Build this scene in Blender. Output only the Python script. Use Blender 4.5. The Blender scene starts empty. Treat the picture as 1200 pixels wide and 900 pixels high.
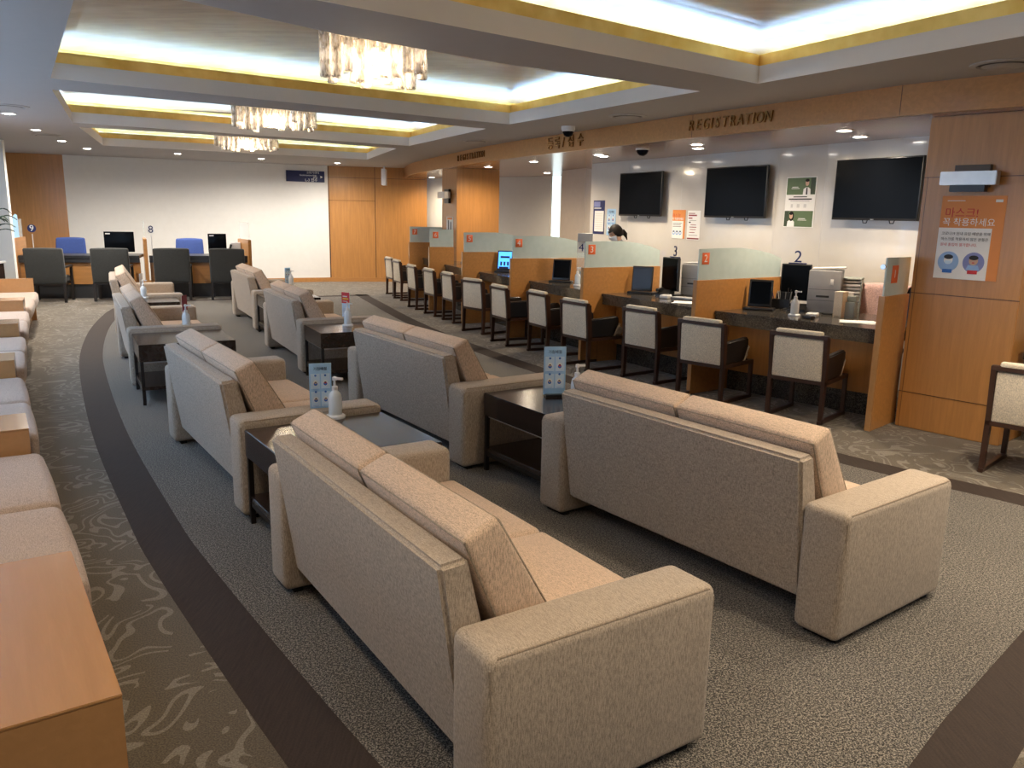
import bpy, bmesh, math, random
from mathutils import Vector, Matrix
random.seed(7)
scene = bpy.context.scene
COL = scene.collection
PI = math.pi

# ------------------------------------------------------------------ materials
class NT:
    def __init__(s, name):
        s.m = bpy.data.materials.new(name); s.m.use_nodes = True
        s.t = s.m.node_tree; s.b = s.t.nodes['Principled BSDF']; s.out = s.t.nodes['Material Output']
    def n(s, kind, **kw):
        x = s.t.nodes.new(kind)
        for k, v in kw.items():
            if k.startswith('i_'): x.inputs[k[2:].replace('_', ' ')].default_value = v
            else: setattr(x, k, v)
        return x
    def l(s, a, b): s.t.links.new(a, b)
    def coords(s, scale=(1, 1, 1), rot=(0, 0, 0), kind='Object'):
        tc = s.n('ShaderNodeTexCoord'); mp = s.n('ShaderNodeMapping')
        mp.inputs['Scale'].default_value = scale; mp.inputs['Rotation'].default_value = rot
        s.l(tc.outputs[kind], mp.inputs['Vector']); return mp.outputs['Vector']
    def noise(s, vec, scale, detail=3, dist=0, rough=.5):
        x = s.n('ShaderNodeTexNoise'); x.inputs['Scale'].default_value = scale; x.inputs['Detail'].default_value = detail
        x.inputs['Distortion'].default_value = dist; x.inputs['Roughness'].default_value = rough
        s.l(vec, x.inputs['Vector']); return x.outputs['Fac']
    def ramp(s, fac, stops):
        x = s.n('ShaderNodeValToRGB'); e = x.color_ramp.elements
        while len(e) < len(stops): e.new(.5)
        for el, (p, c) in zip(e, stops): el.position = p; el.color = (*c, 1)
        s.l(fac, x.inputs['Fac']); return x.outputs['Color']
    def mix(s, fac, a, b, mode='MIX'):
        x = s.n('ShaderNodeMix', data_type='RGBA', blend_type=mode)
        for sock, v in ((x.inputs['Factor'], fac), (x.inputs['A'], a), (x.inputs['B'], b)):
            if hasattr(v, 'links'): s.l(v, sock)
            elif isinstance(v, tuple): sock.default_value = (*v, 1)
            else: sock.default_value = v
        return x.outputs['Result']
    def math(s, op, a, b=0.):
        x = s.n('ShaderNodeMath', operation=op)
        for sock, v in ((x.inputs[0], a), (x.inputs[1], b)):
            if hasattr(v, 'links'): s.l(v, sock)
            else: sock.default_value = v
        return x.outputs[0]
    def bump(s, h, strength=.2, dist=.002):
        x = s.n('ShaderNodeBump'); x.inputs['Strength'].default_value = strength; x.inputs['Distance'].default_value = dist
        s.l(h, x.inputs['Height']); s.l(x.outputs['Normal'], s.b.inputs['Normal'])
    def set(s, **kw):
        for k, v in kw.items():
            sock = s.b.inputs[k.replace('_', ' ')]
            if hasattr(v, 'links'): s.l(v, sock)
            else: sock.default_value = (*v, 1) if isinstance(v, tuple) and len(v) == 3 else v
        return s
M = {}
def plain(name, col, rough=.5, metal=0., var=.06, **kw):
    t = NT(name); v = t.coords(); n = t.noise(v, 9, 3)
    c = t.ramp(n, [(.3, tuple(x*(1-var) for x in col)), (.7, tuple(min(1, x*(1+var)) for x in col))])
    t.set(Base_Color=c, Roughness=rough, Metallic=metal, **kw); M[name] = t.m
def emis(name, col, strength):
    t = NT(name); t.set(Base_Color=col, Emission_Color=col, Emission_Strength=strength); M[name] = t.m
def fabric(name, col, scale=360):
    t = NT(name)
    a = t.noise(t.coords((1, 1, .16)), scale, 2); b = t.noise(t.coords((.16, 1, 1)), scale*.9, 2); big = t.noise(t.coords(), 3, 2)
    w = t.math('ADD', t.math('MULTIPLY', a, .62), t.math('MULTIPLY', b, .38))
    c = t.ramp(w, [(.36, tuple(x*.58 for x in col)), (.5, col), (.64, tuple(min(1, x*1.32) for x in col))])
    c = t.mix(.05, c, t.ramp(big, [(.3, (.25, .25, .25)), (.7, (.6, .6, .6))]), 'SOFT_LIGHT')
    t.set(Base_Color=c, Roughness=.9, Sheen_Weight=.15); t.bump(w, .22, .001); M[name] = t.m
def wood(name, col, rough=.35, vert=True, contrast=.16, panel=False):
    t = NT(name); sc = (14, 14, .9) if vert else (1.2, 14, 14)
    g = t.noise(t.coords(sc), 2.2, 5, .6); f = t.noise(t.coords(tuple(x*6 for x in sc)), 3, 2)
    w = t.math('ADD', t.math('MULTIPLY', g, .75), t.math('MULTIPLY', f, .25))
    c = t.ramp(w, [(.3, tuple(x*(1-contrast) for x in col)), (.55, col), (.75, tuple(min(1, x*(1+contrast)) for x in col))])
    t.set(Base_Color=c, Roughness=rough, Coat_Weight=.25, Coat_Roughness=.15); M[name] = t.m

fabric('sofa_fabric', (.42, .345, .27))
fabric('sofa_seam', (.33, .26, .19))
fabric('cushion_fabric', (.60, .445, .325))
fabric('bench_fabric', (.46, .355, .285))
fabric('charcoal_fabric', (.035, .037, .036))
fabric('blue_fabric', (.035, .07, .25))
fabric('cream_fabric', (.70, .62, .49), 500)
fabric('pink_fabric', (.50, .34, .33))
wood('maple', (.48, .225, .066))
wood('maple_flat', (.47, .22, .066), vert=False)
wood('maple_bench', (.46, .24, .095), .22, vert=False, contrast=.07)
wood('espresso', (.026, .015, .012), .2, vert=False, contrast=.12)
wood('walnut', (.050, .021, .013), .35, contrast=.3)
wood('soffit_wood', (.42, .25, .15), .22, vert=False, contrast=.12)
plain('ceiling_paint', (.43, .41, .40), .85, var=.01)
plain('lip_paint', (.78, .75, .70), .7, var=.01)
plain('wall_paint', (.80, .78, .74), .6, var=.015)
plain('wall_pale', (.68, .68, .65), .6, var=.015)
plain('wall_beige', (.55, .50, .43), .5, var=.03)
plain('black_leather', (.012, .012, .014), .35)
plain('black_plastic', (.012, .012, .013), .3)
plain('dark_wood_leg', (.012, .009, .008), .4)
plain('black_rubber', (.01, .01, .01), .8)
plain('screen_black', (.004, .005, .007), .18, Specular_IOR_Level=.05)
plain('monitor_back', (.03, .031, .034), .3)
plain('slate_screen', (.03, .038, .06), .25)
plain('white_plastic', (.78, .79, .80), .35)
plain('grey_plastic', (.33, .34, .36), .45)
plain('green_grey_plastic', (.30, .34, .32), .45)
plain('silver', (.62, .60, .58), .3, .6)
plain('bronze', (.34, .19, .07), .25, .9)
plain('dark_bronze', (.10, .07, .05), .5)
plain('chrome', (.7, .7, .7), .15, 1.)
plain('paper', (.85, .85, .84), .7, var=.01)
plain('paper_grey', (.62, .62, .62), .7)
plain('orange', (.72, .26, .065), .55, var=.02)
plain('orange_tag', (.80, .15, .04), .5, var=.02)
plain('red_ink', (.55, .035, .03), .6)
plain('maroon', (.25, .03, .045), .6)
plain('red', (.60, .03, .04), .5)
plain('navy', (.012, .022, .12), .5)
plain('navy_sign', (.010, .017, .085), .5)
plain('ink', (.03, .03, .035), .7)
plain('sky_card', (.36, .60, .86), .5, var=.03)
plain('sky_pale', (.60, .76, .92), .5)
plain('icon_blue', (.04, .16, .55), .6)
plain('icon_mid', (.30, .48, .78), .6)
plain('icon_violet', (.24, .27, .55), .6)
plain('skin', (.62, .40, .29), .55)
plain('hair', (.005, .0035, .003), .65, Specular_IOR_Level=.25)
plain('mask_white', (.66, .74, .88), .8)
plain('uniform', (.28, .30, .36), .8)
plain('leaf', (.012, .045, .018), .4)
plain('pot', (.55, .53, .50), .5)
plain('green_photo', (.10, .16, .075), .6)
plain('green_dark', (.035, .055, .03), .6)
plain('yellow', (.8, .5, .05), .5)
plain('vent_grey', (.42, .40, .38), .6)
plain('vent_dark', (.10, .09, .085), .7)
emis('downlight_glow', (1, .93, .82), 18)
emis('led_strip', (.35, .62, 1.0), 20)
emis('bulb_glow', (1, .86, .68), 3)
emis('screen_lit', (.06, .30, .95), 1.2)
emis('corridor_glow', (.80, .95, 1.0), .75)
def glossy_wall():
    t = NT('wall_glass_white'); v = t.coords()
    c = t.ramp(t.noise(v, 5, 2), [(.3, (.60, .575, .535)), (.7, (.63, .605, .565))])
    t.set(Base_Color=c, Roughness=.12, Coat_Weight=.4, Coat_Roughness=.03); M['wall_glass_white'] = t.m
glossy_wall()
def gold():
    t = NT('gold_leaf'); v = t.coords((1, 6, 6), (0, 0, .65)); n = t.noise(v, 1.6, 5, .5); f = t.noise(t.coords((1.2, 1.2, 1.2)), 3.2, 3)
    c = t.ramp(n, [(.3, (.30, .155, .085)), (.5, (.40, .225, .135)), (.7, (.50, .305, .20))])
    c = t.mix(.35, c, t.ramp(f, [(.35, (.25, .145, .085)), (.65, (.44, .28, .18))]))
    t.set(Base_Color=c, Metallic=.25, Roughness=.45, Coat_Weight=1., Coat_Roughness=.24, Coat_IOR=1.65); t.bump(n, .15, .01); M['gold_leaf'] = t.m
    t = NT('gold_trim'); n = t.noise(t.coords((1, 1, 1)), 6, 4)
    c = t.ramp(n, [(.3, (.85, .55, .13)), (.7, (1., .74, .26))])
    t.set(Base_Color=c, Metallic=.8, Roughness=.5); M['gold_trim'] = t.m
gold()
def granite():
    t = NT('granite'); v = t.coords(); a = t.noise(v, 120, 3); b = t.noise(v, 40, 4)
    c = t.ramp(a, [(.35, (.012, .011, .010)), (.5, (.05, .045, .04)), (.68, (.20, .18, .155))])
    c = t.mix(.4, c, t.ramp(b, [(.4, (.02, .018, .017)), (.65, (.10, .088, .075))]))
    t.set(Base_Color=c, Roughness=.12); M['granite'] = t.m
granite()
def carpets():
    t = NT('carpet_speckled'); v = t.coords(); a = t.noise(v, 190, 2, .4); b = t.noise(v, 1.3, 2); d = t.noise(v, 95, 2)
    s_ = t.math('ADD', t.math('MULTIPLY', a, .65), t.math('MULTIPLY', d, .35))
    c = t.ramp(s_, [(.42, (.008, .007, .006)), (.5, (.068, .060, .050)), (.585, (.32, .288, .242))])
    c = t.mix(.25, c, t.ramp(b, [(.3, (.3, .3, .3)), (.7, (.6, .6, .6))]), 'OVERLAY')
    t.set(Base_Color=c, Roughness=.95, Sheen_Weight=.2); t.bump(s_, .9, .006); M['carpet_speckled'] = t.m
    t = NT('carpet_scroll'); v = t.coords()
    n1 = t.noise(v, 2.3, 1.0, 1.5); fr = t.math('FRACT', t.math('MULTIPLY', n1, 8.5)); tri = t.math('ABSOLUTE', t.math('SUBTRACT', fr, .5))
    line = t.math('LESS_THAN', tri, .15); brk = t.math('GREATER_THAN', t.noise(v, 3.6, 2), .43); line = t.math('MULTIPLY', line, brk)
    sp = t.noise(v, 170, 2); big = t.noise(v, .9, 2)
    base = t.ramp(sp, [(.35, (.060, .047, .031)), (.65, (.145, .117, .080))])
    hi = t.ramp(sp, [(.35, (.22, .20, .165)), (.65, (.38, .35, .30))])
    c = t.mix(t.math('MULTIPLY', line, .50), base, hi)
    c = t.mix(.3, c, t.ramp(big, [(.3, (.32, .32, .32)), (.7, (.6, .6, .6))]), 'OVERLAY')
    t.set(Base_Color=c, Roughness=.95, Sheen_Weight=.2)
    t.bump(t.math('ADD', t.math('MULTIPLY', line, .5), t.math('MULTIPLY', sp, .5)), .6, .004); M['carpet_scroll'] = t.m
    t = NT('carpet_brown'); v = t.coords(); g = t.noise(t.coords((1, 1, 1)), 160, 2); st = t.noise(t.coords((40, 3, 1), (0, 0, .9)), 3, 2)
    w = t.math('ADD', t.math('MULTIPLY', g, .5), t.math('MULTIPLY', st, .5))
    c = t.ramp(w, [(.35, (.019, .011, .008)), (.65, (.041, .025, .018))])
    t.set(Base_Color=c, Roughness=.85); t.bump(w, .4, .002); M['carpet_brown'] = t.m
carpets()
def glasses():
    t = NT('frosted_glass'); v = t.coords(); n = t.noise(v, 14, 2)
    c = t.ramp(n, [(.3, (.50, .62, .63)), (.7, (.54, .66, .67))])
    t.set(Base_Color=c, Roughness=.22, Alpha=.92, Coat_Weight=.3); M['frosted_glass'] = t.m
    t = NT('clear_glass'); t.set(Base_Color=(.75, .82, .82), Roughness=.05, Alpha=.28); M['clear_glass'] = t.m
    t = NT('grey_acrylic'); t.set(Base_Color=(.25, .26, .27), Roughness=.15, Alpha=.55); M['grey_acrylic'] = t.m
    t = NT('crystal'); n = t.noise(t.coords((1, 1, 1)), 60, 3)
    cc = t.ramp(t.noise(t.coords((1, 1, .35)), 55, 3), [(.38, (.30, .25, .20)), (.5, (.80, .72, .62)), (.62, (1., .97, .92))])
    t.set(Base_Color=cc, Roughness=.18, Alpha=.72, Subsurface_Weight=.0, Transmission_Weight=.35, Coat_Weight=.6); t.bump(n, .6, .01); M['crystal'] = t.m
    t = NT('bottle_plastic'); t.set(Base_Color=(.80, .86, .90), Roughness=.2, Alpha=.92, Coat_Weight=.3); M['bottle_plastic'] = t.m
glasses()

# ------------------------------------------------------------------ mesh helpers
class MB:
    def __init__(s): s.v = []; s.f = []; s.mi = []; s.cur = 0
    def add(s, verts, faces):
        o = len(s.v); s.v += [tuple(p) for p in verts]; s.f += [tuple(i+o for i in f) for f in faces]; s.mi += [s.cur]*len(faces); return s
    def mat(s, i): s.cur = i; return s
    def box(s, x0, x1, y0, y1, z0, z1, T=None):
        p = [Vector((x, y, z)) for z in (z0, z1) for y in (y0, y1) for x in (x0, x1)]
        if T: p = [T(q) if callable(T) else T @ q for q in p]
        return s.add(p, [(0, 2, 3, 1), (4, 5, 7, 6), (0, 1, 5, 4), (2, 6, 7, 3), (0, 4, 6, 2), (1, 3, 7, 5)])
    def rbox(s, x0, x1, y0, y1, z0, z1, r=.03, bulge=0., n=4, T=None, bz=None):
        """box with round edges and, with bulge, soft swollen faces"""
        hx, hy, hz = (x1-x0)/2, (y1-y0)/2, (z1-z0)/2; c = Vector(((x0+x1)/2, (y0+y1)/2, (z0+z1)/2))
        r = min(r, hx, hy, hz)
        def ticks(h):
            e = [-h + r*(1-math.cos(i/n*PI/2)) for i in range(n)]
            k = 5 if bulge else 1
            m = [-(h-r) + 2*(h-r)*i/k for i in range(k+1)]
            return e + m + [-q for q in reversed(e)]
        tx, ty, tz = ticks(hx), ticks(hy), ticks(hz)
        vid = {}; V = []; F = []
        def vert(p):
            k = tuple(round(q, 5) for q in p)
            if k not in vid:
                inner = Vector((max(-hx+r, min(hx-r, p[0])), max(-hy+r, min(hy-r, p[1])), max(-hz+r, min(hz-r, p[2]))))
                d = Vector(p)-inner
                q = inner + d.normalized()*r if d.length > 1e-9 else Vector(p)
                if bulge:
                    u, v, w = p[0]/hx, p[1]/hy, p[2]/hz
                    q = q + Vector((u*(1-v*v)*(1-w*w)*bulge*.5, v*(1-u*u)*(1-w*w)*bulge, w*(1-u*u)*(1-v*v)*bulge))
                q = q + c
                if T: q = T(q) if callable(T) else T @ q
                vid[k] = len(V); V.append(q)
            return vid[k]
        for A, B, mk in ((tx, ty, lambda a, b, sg: (a, b, sg*hz)), (ty, tz, lambda a, b, sg: (sg*hx, a, b)), (tz, tx, lambda a, b, sg: (b, sg*hy, a))):
            for sg in (-1, 1):
                for i in range(len(A)-1):
                    for j in range(len(B)-1):
                        q = [vert(mk(A[i], B[j], sg)), vert(mk(A[i+1], B[j], sg)), vert(mk(A[i+1], B[j+1], sg)), vert(mk(A[i], B[j+1], sg))]
                        if len(set(q)) < 3: continue
                        F.append(tuple(q if sg > 0 else q[::-1]))
        return s.add(V, F)
    def prism(s, poly, z0, z1, T=None):
        n = len(poly); p = [Vector((x, y, z)) for z in (z0, z1) for x, y in poly]
        if T: p = [T(q) if callable(T) else T @ q for q in p]
        return s.add(p, [tuple(range(n-1, -1, -1)), tuple(range(n, 2*n))] + [(i, (i+1) % n, n+(i+1) % n, n+i) for i in range(n)])
    def lathe(s, prof, c=(0, 0, 0), n=20, T=None):
        V = []; F = []
        for r, z in prof:
            for i in range(n):
                a = 2*PI*i/n; V.append(Vector((c[0]+r*math.cos(a), c[1]+r*math.sin(a), c[2]+z)))
        for k in range(len(prof)-1):
            for i in range(n): F.append((k*n+i, k*n+(i+1) % n, (k+1)*n+(i+1) % n, (k+1)*n+i))
        F.append(tuple(range(n-1, -1, -1))); F.append(tuple((len(prof)-1)*n+i for i in range(n)))
        if T: V = [T(q) if callable(T) else T @ q for q in V]
        return s.add(V, F)
    def tube(s, pts, r, n=8, closed=False):
        pts = [Vector(p) for p in pts]; V = []; F = []; m = len(pts)
        for i, p in enumerate(pts):
            a = pts[(i-1) % m] if (i or closed) else p; b = pts[(i+1) % m] if (i < m-1 or closed) else p
            d = (b-a).normalized(); up = Vector((0, 0, 1)) if abs(d.z) < .9 else Vector((1, 0, 0))
            u = d.cross(up).normalized(); w = u.cross(d)
            rr = r[i] if isinstance(r, (list, tuple)) else r
            V += [p + (u*math.cos(2*PI*k/n) + w*math.sin(2*PI*k/n))*rr for k in range(n)]
        for i in range(m if closed else m-1):
            j = (i+1) % m
            for k in range(n): F.append((i*n+k, i*n+(k+1) % n, j*n+(k+1) % n, j*n+k))
        if not closed: F += [tuple(range(n-1, -1, -1)), tuple((m-1)*n+k for k in range(n))]
        return s.add(V, F)
    def disc(s, x, y, r, z0, z1, n=24, ry=None):
        ry = ry or r
        return s.prism([(x+r*math.cos(2*PI*i/n), y+ry*math.sin(2*PI*i/n)) for i in range(n)], z0, z1)
    def build(s, name, mats, parent=None, bevel=0., seg=2, angle=35, loc=None, rotz=None):
        me = bpy.data.meshes.new(name); me.from_pydata(s.v, [], s.f)
        for m in (mats if isinstance(mats, (list, tuple)) else [mats]): me.materials.append(M[m])
        me.polygons.foreach_set('material_index', s.mi)
        bm = bmesh.new(); bm.from_mesh(me)
        bmesh.ops.recalc_face_normals(bm, faces=bm.faces)
        if bevel:
            bmesh.ops.bevel(bm, geom=[e for e in bm.edges if len(e.link_faces) == 2 and e.calc_face_angle(0) > .5], offset=bevel, segments=seg, affect='EDGES', clamp_overlap=True)
        bm.to_mesh(me); bm.free()
        me.polygons.foreach_set('use_smooth', [True]*len(me.polygons)); me.set_sharp_from_angle(angle=math.radians(angle))
        o = bpy.data.objects.new(name, me); COL.objects.link(o)
        if parent: o.parent = parent
        if loc is not None: o.location = loc
        if rotz is not None: o.rotation_euler = (0, 0, rotz)
        return o
def tag(o, label, cat, group=None):
    o['label'] = label; o['category'] = cat
    if group: o['group'] = group
    return o
def empty(name, label, cat, loc=(0, 0, 0), rotz=0., group=None, mat=None):
    o = bpy.data.objects.new(name, None); COL.objects.link(o); o.empty_display_size = .1
    if mat is not None: o.matrix_world = mat
    else: o.location = loc; o.rotation_euler = (0, 0, rotz)
    return tag(o, label, cat, group)
def struct(o): o['kind'] = 'structure'; return o
def dup(root, loc=None, rotz=None, label=None, group=None, mat=None):
    def cp(o, parent):
        c = o.copy(); COL.objects.link(c); c.parent = parent
        for ch in list(o.children): cp(ch, c)
        return c
    r = cp(root, None)
    if mat is not None: r.matrix_world = mat
    else: r.location = loc; r.rotation_euler = (0, 0, rotz or 0)
    if label: r['label'] = label
    if group: r['group'] = group
    return r
def face_mat(origin, right, up=(0, 0, 1)):
    """x to the right, y up, z out of the wall"""
    x = Vector(right).normalized(); y = Vector(up).normalized(); z = x.cross(y)
    m = Matrix((x, y, z)).transposed().to_4x4(); m.translation = Vector(origin); return m
def text_part(body, size, material, parent, x, y, z=.002, ext=.0008, name='lettering', align='CENTER', sx=1., shear=0., loc=None, rot=None):
    cu = bpy.data.curves.new('t', 'FONT'); cu.body = body; cu.size = size; cu.extrude = ext; cu.align_x = align; cu.align_y = 'CENTER'; cu.shear = shear; cu.resolution_u = 3
    to = bpy.data.objects.new('t', cu); COL.objects.link(to)
    bpy.context.view_layer.update()
    me = bpy.data.meshes.new_from_object(to.evaluated_get(bpy.context.evaluated_depsgraph_get()))
    bpy.data.objects.remove(to); bpy.data.curves.remove(cu)
    me.name = name; me.materials.clear(); me.materials.append(M[material])
    o = bpy.data.objects.new(name, me); COL.objects.link(o); o.parent = parent
    o.location = loc or (x, y, z); o.scale = (sx, 1, 1)
    if rot: o.rotation_euler = rot
    return o

# ------------------------------------------------------------------ camera (phone held at eye height, tipped down)
cam = bpy.data.cameras.new('camera'); co = bpy.data.objects.new('camera', cam); COL.objects.link(co)
cam.sensor_width = 36; cam.lens = 943.29/1200*36; cam.clip_start = .05; cam.clip_end = 200
pitch, roll = 0.20832, -0.01888
Rm = Matrix.Rotation(-pitch, 4, 'X') @ Matrix.Rotation(PI/2, 4, 'X')
co.matrix_world = Matrix.Translation((0, 0, 1.688)) @ Rm @ Matrix.Rotation(-roll, 4, 'Z')
scene.camera = co

# ------------------------------------------------------------------ floor
ZC, ZS = 2.714, 2.487                         # ceiling, soffit over the counters
outer_left = [(.42, 1.02), (-.05, 1.43), (-.668, 2.185), (-1.639, 3.492), (-2.096, 4.165), (-3.081, 5.722), (-4.169, 7.604), (-5.024, 9.204), (-5.85, 11.0), (-6.464, 12.589), (-6.75, 13.5), (-6.9, 14.4)]
outer_right = [(-6.0, 15.1), (-4.6, 15.85), (-3.05, 16.68), (-2.45, 15.1), (-1.65, 13.0), (-1.05, 11.6), (-.454, 10.363), (.379, 8.851), (1.35, 7.3), (2.417, 5.753), (3.267, 4.873), (3.55, 4.45), (3.3, 3.9), (1.69, 2.335)]
def smooth(pts, k=6):
    out = []; n = len(pts)
    for i in range(n-1):
        p0, p1, p2, p3 = (Vector(pts[max(0, min(n-1, i+d))]) for d in (-1, 0, 1, 2))
        for j in range(k):
            t = j/k; out.append(.5*((2*p1) + (p2-p0)*t + (2*p0-5*p1+4*p2-p3)*t*t + (3*p1-p0-3*p2+p3)*t**3))
    out.append(Vector(pts[-1])); return out
loop = smooth(outer_left) + smooth(outer_right[:3], 4) + smooth(outer_right[2:12]) + smooth(outer_right[11:], 3)
def offset_in(pts, d):
    n = len(pts); out = []
    for i in range(n):
        a, b = pts[(i-1) % n], pts[(i+1) % n]; t = (b-a).normalized(); out.append(pts[i] + Vector((t.y, -t.x))*d)
    return out
inner = offset_in(loop, .235)
def flat_fill(bm, loops, z, mat):
    es = []
    for lp in loops:
        vs = [bm.verts.new((p[0], p[1], z)) for p in lp]
        es += [bm.edges.new((vs[i], vs[(i+1) % len(vs)])) for i in range(len(vs))]
    g = bmesh.ops.triangle_fill(bm, use_beauty=True, use_dissolve=False, edges=es)
    for f in g['geom']:
        if isinstance(f, bmesh.types.BMFace):
            f.material_index = mat; f.normal_update()
            if f.normal.z < 0: f.normal_flip()
def band_fill(bm, a, b, mat):
    va = [bm.verts.new((p[0], p[1], 0)) for p in a]; vb = [bm.verts.new((p[0], p[1], 0)) for p in b]; k = len(a)
    for i in range(k):
        f = bm.faces.new((va[i], va[(i+1) % k], vb[(i+1) % k], vb[i])); f.material_index = mat; f.normal_update()
        if f.normal.z < 0: f.normal_flip()
room = [(-15, -4), (9, -4), (9, 24), (-15, 24)]
bm = bmesh.new(); flat_fill(bm, [[Vector(p) for p in room], loop], 0, 0); band_fill(bm, loop, inner, 1); flat_fill(bm, [inner], 0, 2)
me = bpy.data.meshes.new('floor'); bm.to_mesh(me); bm.free()
for m in ('carpet_scroll', 'carpet_brown', 'carpet_speckled'): me.materials.append(M[m])
o = bpy.data.objects.new('floor', me); COL.objects.link(o); struct(o)

# ------------------------------------------------------------------ ceiling with four coffers
coffers = [
    [(-3.87, 7.03), (-.09, 9.87), (1.52, 7.06), (-.04, 6.02), (-1.06, 5.13), (-2.02, 4.0)],
    [(-5.62, 10.62), (-1.71, 13.3), (-.38, 10.43), (-1.95, 9.2), (-4.23, 7.69)],
    [(-7.15, 14.45), (-3.04, 16.97), (-1.99, 13.88), (-3.8, 12.35), (-5.85, 11.21)],
    [(-1.45, 3.98), (1.87, 6.62), (3.55, 3.45), (.2, .7)],
]
coffers = [[Vector(p) for p in c] for c in coffers]
bm = bmesh.new(); flat_fill(bm, [[Vector(p) for p in room]] + coffers, ZC, 0)
bmesh.ops.reverse_faces(bm, faces=bm.faces)
me = bpy.data.meshes.new('ceiling'); bm.to_mesh(me); bm.free(); me.materials.append(M['ceiling_paint'])
ceiling = bpy.data.objects.new('ceiling', me); COL.objects.link(ceiling); struct(ceiling)
def ring(mb, a, za, b, zb):
    n = len(a)
    mb.add([(p[0], p[1], za) for p in a] + [(p[0], p[1], zb) for p in b], [(i, (i+1) % n, n+(i+1) % n, n+i) for i in range(n)])
def off(poly, d):                                   # outward offset (clockwise loops), mitred
    n = len(poly); out = []
    for i in range(n):
        p, a, b = poly[i], poly[(i-1) % n], poly[(i+1) % n]
        n1 = Vector((-(p-a).y, (p-a).x)).normalized(); n2 = Vector((-(b-p).y, (b-p).x)).normalized()
        m = (n1+n2).normalized(); out.append(p + m*d/max(.4, m.dot(n1)))
    return out
for ci, c in enumerate(coffers):
    lip = MB(); ring(lip, c, ZC, c, ZC+.13); ring(lip, c, ZC+.13, off(c, .05), ZC+.13)
    struct(lip.build(f'trim_{ci*3+1}', 'lip_paint'))
    lip2 = MB(); g = MB(); o1 = off(c, .05); ring(g, o1, ZC+.13, o1, ZC+.225); ring(g, o1, ZC+.225, off(c, .075), ZC+.225); ring(g, off(c, .075), ZC+.225, off(c, .075), ZC+.18); 
    a, a2, b, e = off(c, .26), off(c, .16), off(c, -.20), off(c, -.95)
    ring(g, a, ZC+.245, a, ZC+.28)
    ring(lip2, off(c, .075), ZC+.18, a, ZC+.18); ring(lip2, a, ZC+.18, a, ZC+.245); struct(lip2.build(f'trim_{ci+30}', 'lip_paint'))
    struct(g.build(f'trim_{ci*3+2}', 'gold_trim'))
    d = MB(); ring(d, a, ZC+.28, a2, ZC+.305); ring(d, a2, ZC+.305, b, ZC+.355); ring(d, b, ZC+.355, e, ZC+.385)
    d.add([(p[0], p[1], ZC+.385) for p in e], [tuple(range(len(e)))])
    struct(d.build(f'ceiling_vault_{ci+1}', 'gold_leaf'))
    l = MB(); ring(l, off(c, .13), ZC+.195, off(c, .16), ZC+.195)
    s_ = struct(l.build(f'trim_{ci*3+3}', 'led_strip'))

# ------------------------------------------------------------------ walls
WP = Vector((2.544, 10.706, 0)); WD = Vector((.46, -.888, 0)).normalized(); WN = Vector((-WD.y*-1, 0, 0))
WN = Vector((-.888, -.46, 0)).normalized()
def slab(name, p, q, z0, z1, th, mat, back, bevel=0):
    """vertical slab along p-q whose seen face is p-q; thickness goes along back"""
    p, q = Vector((p[0], p[1], 0)), Vector((q[0], q[1], 0)); b = Vector((back[0], back[1], 0)).normalized()*th
    m = MB(); m.prism([(p.x, p.y), (q.x, q.y), ((q+b).x, (q+b).y), ((p+b).x, (p+b).y)], z0, z1)
    return m.build(name, mat, bevel=bevel)
wl, wr = WP + WD*-2.898, WP + WD*9
struct(slab('wall_right', wl, wr, 0, ZC, .12, 'wall_glass_white', -WN))
j = MB()
for s_ in (-1.85, -.62, 1.12, 1.83, 3.3):          # hairline joints between the glass wall panels
    p = WP + WD*s_ + WN*.0008; m4 = face_mat(p, WD); j.box(-.002, .002, 0, 2.5, 0, .0012, T=m4)
struct(j.build('trim_20', 'paper_grey'))
struct(slab('wall_return', wl + Vector((.0, 1.3, 0)), wl + Vector((-.0, 0, 0)), 0, ZC, .3, 'wall_glass_white', (1, .3)))
struct(slab('wall_recess', (.86, 15.5), (1.36, 14.0), 0, ZC, .12, 'wall_beige', (.9, .4)))
struct(slab('wall_corridor', (-2.6, 20.6), (.78, 17.7), 0, ZC, .12, 'wall_pale', (.4, .9)))
struct(slab('window_1', (.78, 17.7), (1.35, 17.2), 0, ZC, .05, 'corridor_glow', (.4, .9)))
fm = MB(); fm.box(-.03, .0, -.03, .03, 0, ZC, T=Matrix.Translation((.78, 17.66, 0))); fm.box(-.03, .0, -.03, .03, 0, ZC, T=Matrix.Translation((.98, 17.45, 0)))
struct(fm.build('window_1_frame', 'wall_beige'))
# back wall: white panel, maple doors, maple strip on the far left
bw = [(-11.4, 16.35), (-9.42, 17.28), (-4.45, 19.6), (-2.15, 20.05), (-1.0, 20.3)]
struct(slab('wall_back_left', bw[0], bw[1], 0, ZC, .12, 'maple', (-.4, .9)))
struct(slab('wall_back', bw[1], bw[2], 0, ZC, .12, 'wall_paint', (-.4, .9)))
struct(slab('wall_back_right', bw[2], bw[3], 0, ZC, .12, 'maple', (-.2, .95)))
bb = Vector((bw[2][0], bw[2][1], 0)); bd = (Vector((bw[3][0], bw[3][1], 0))-bb).normalized(); bn = Vector((bd.y, -bd.x, 0))
t_ = MB()
for s_, w_ in ((.02, .02), (1.10, .012)): t_.box(s_-w_/2, s_+w_/2, .0, ZC, .0, .004, T=face_mat(bb, bd))
t_.box(0, 1.1, 1.92, 1.928, 0, .004, T=face_mat(bb, bd)); t_.box(0, 2.3, 2.45, 2.458, 0, .004, T=face_mat(bb, bd))
struct(t_.build('trim_21', 'walnut'))
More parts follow.
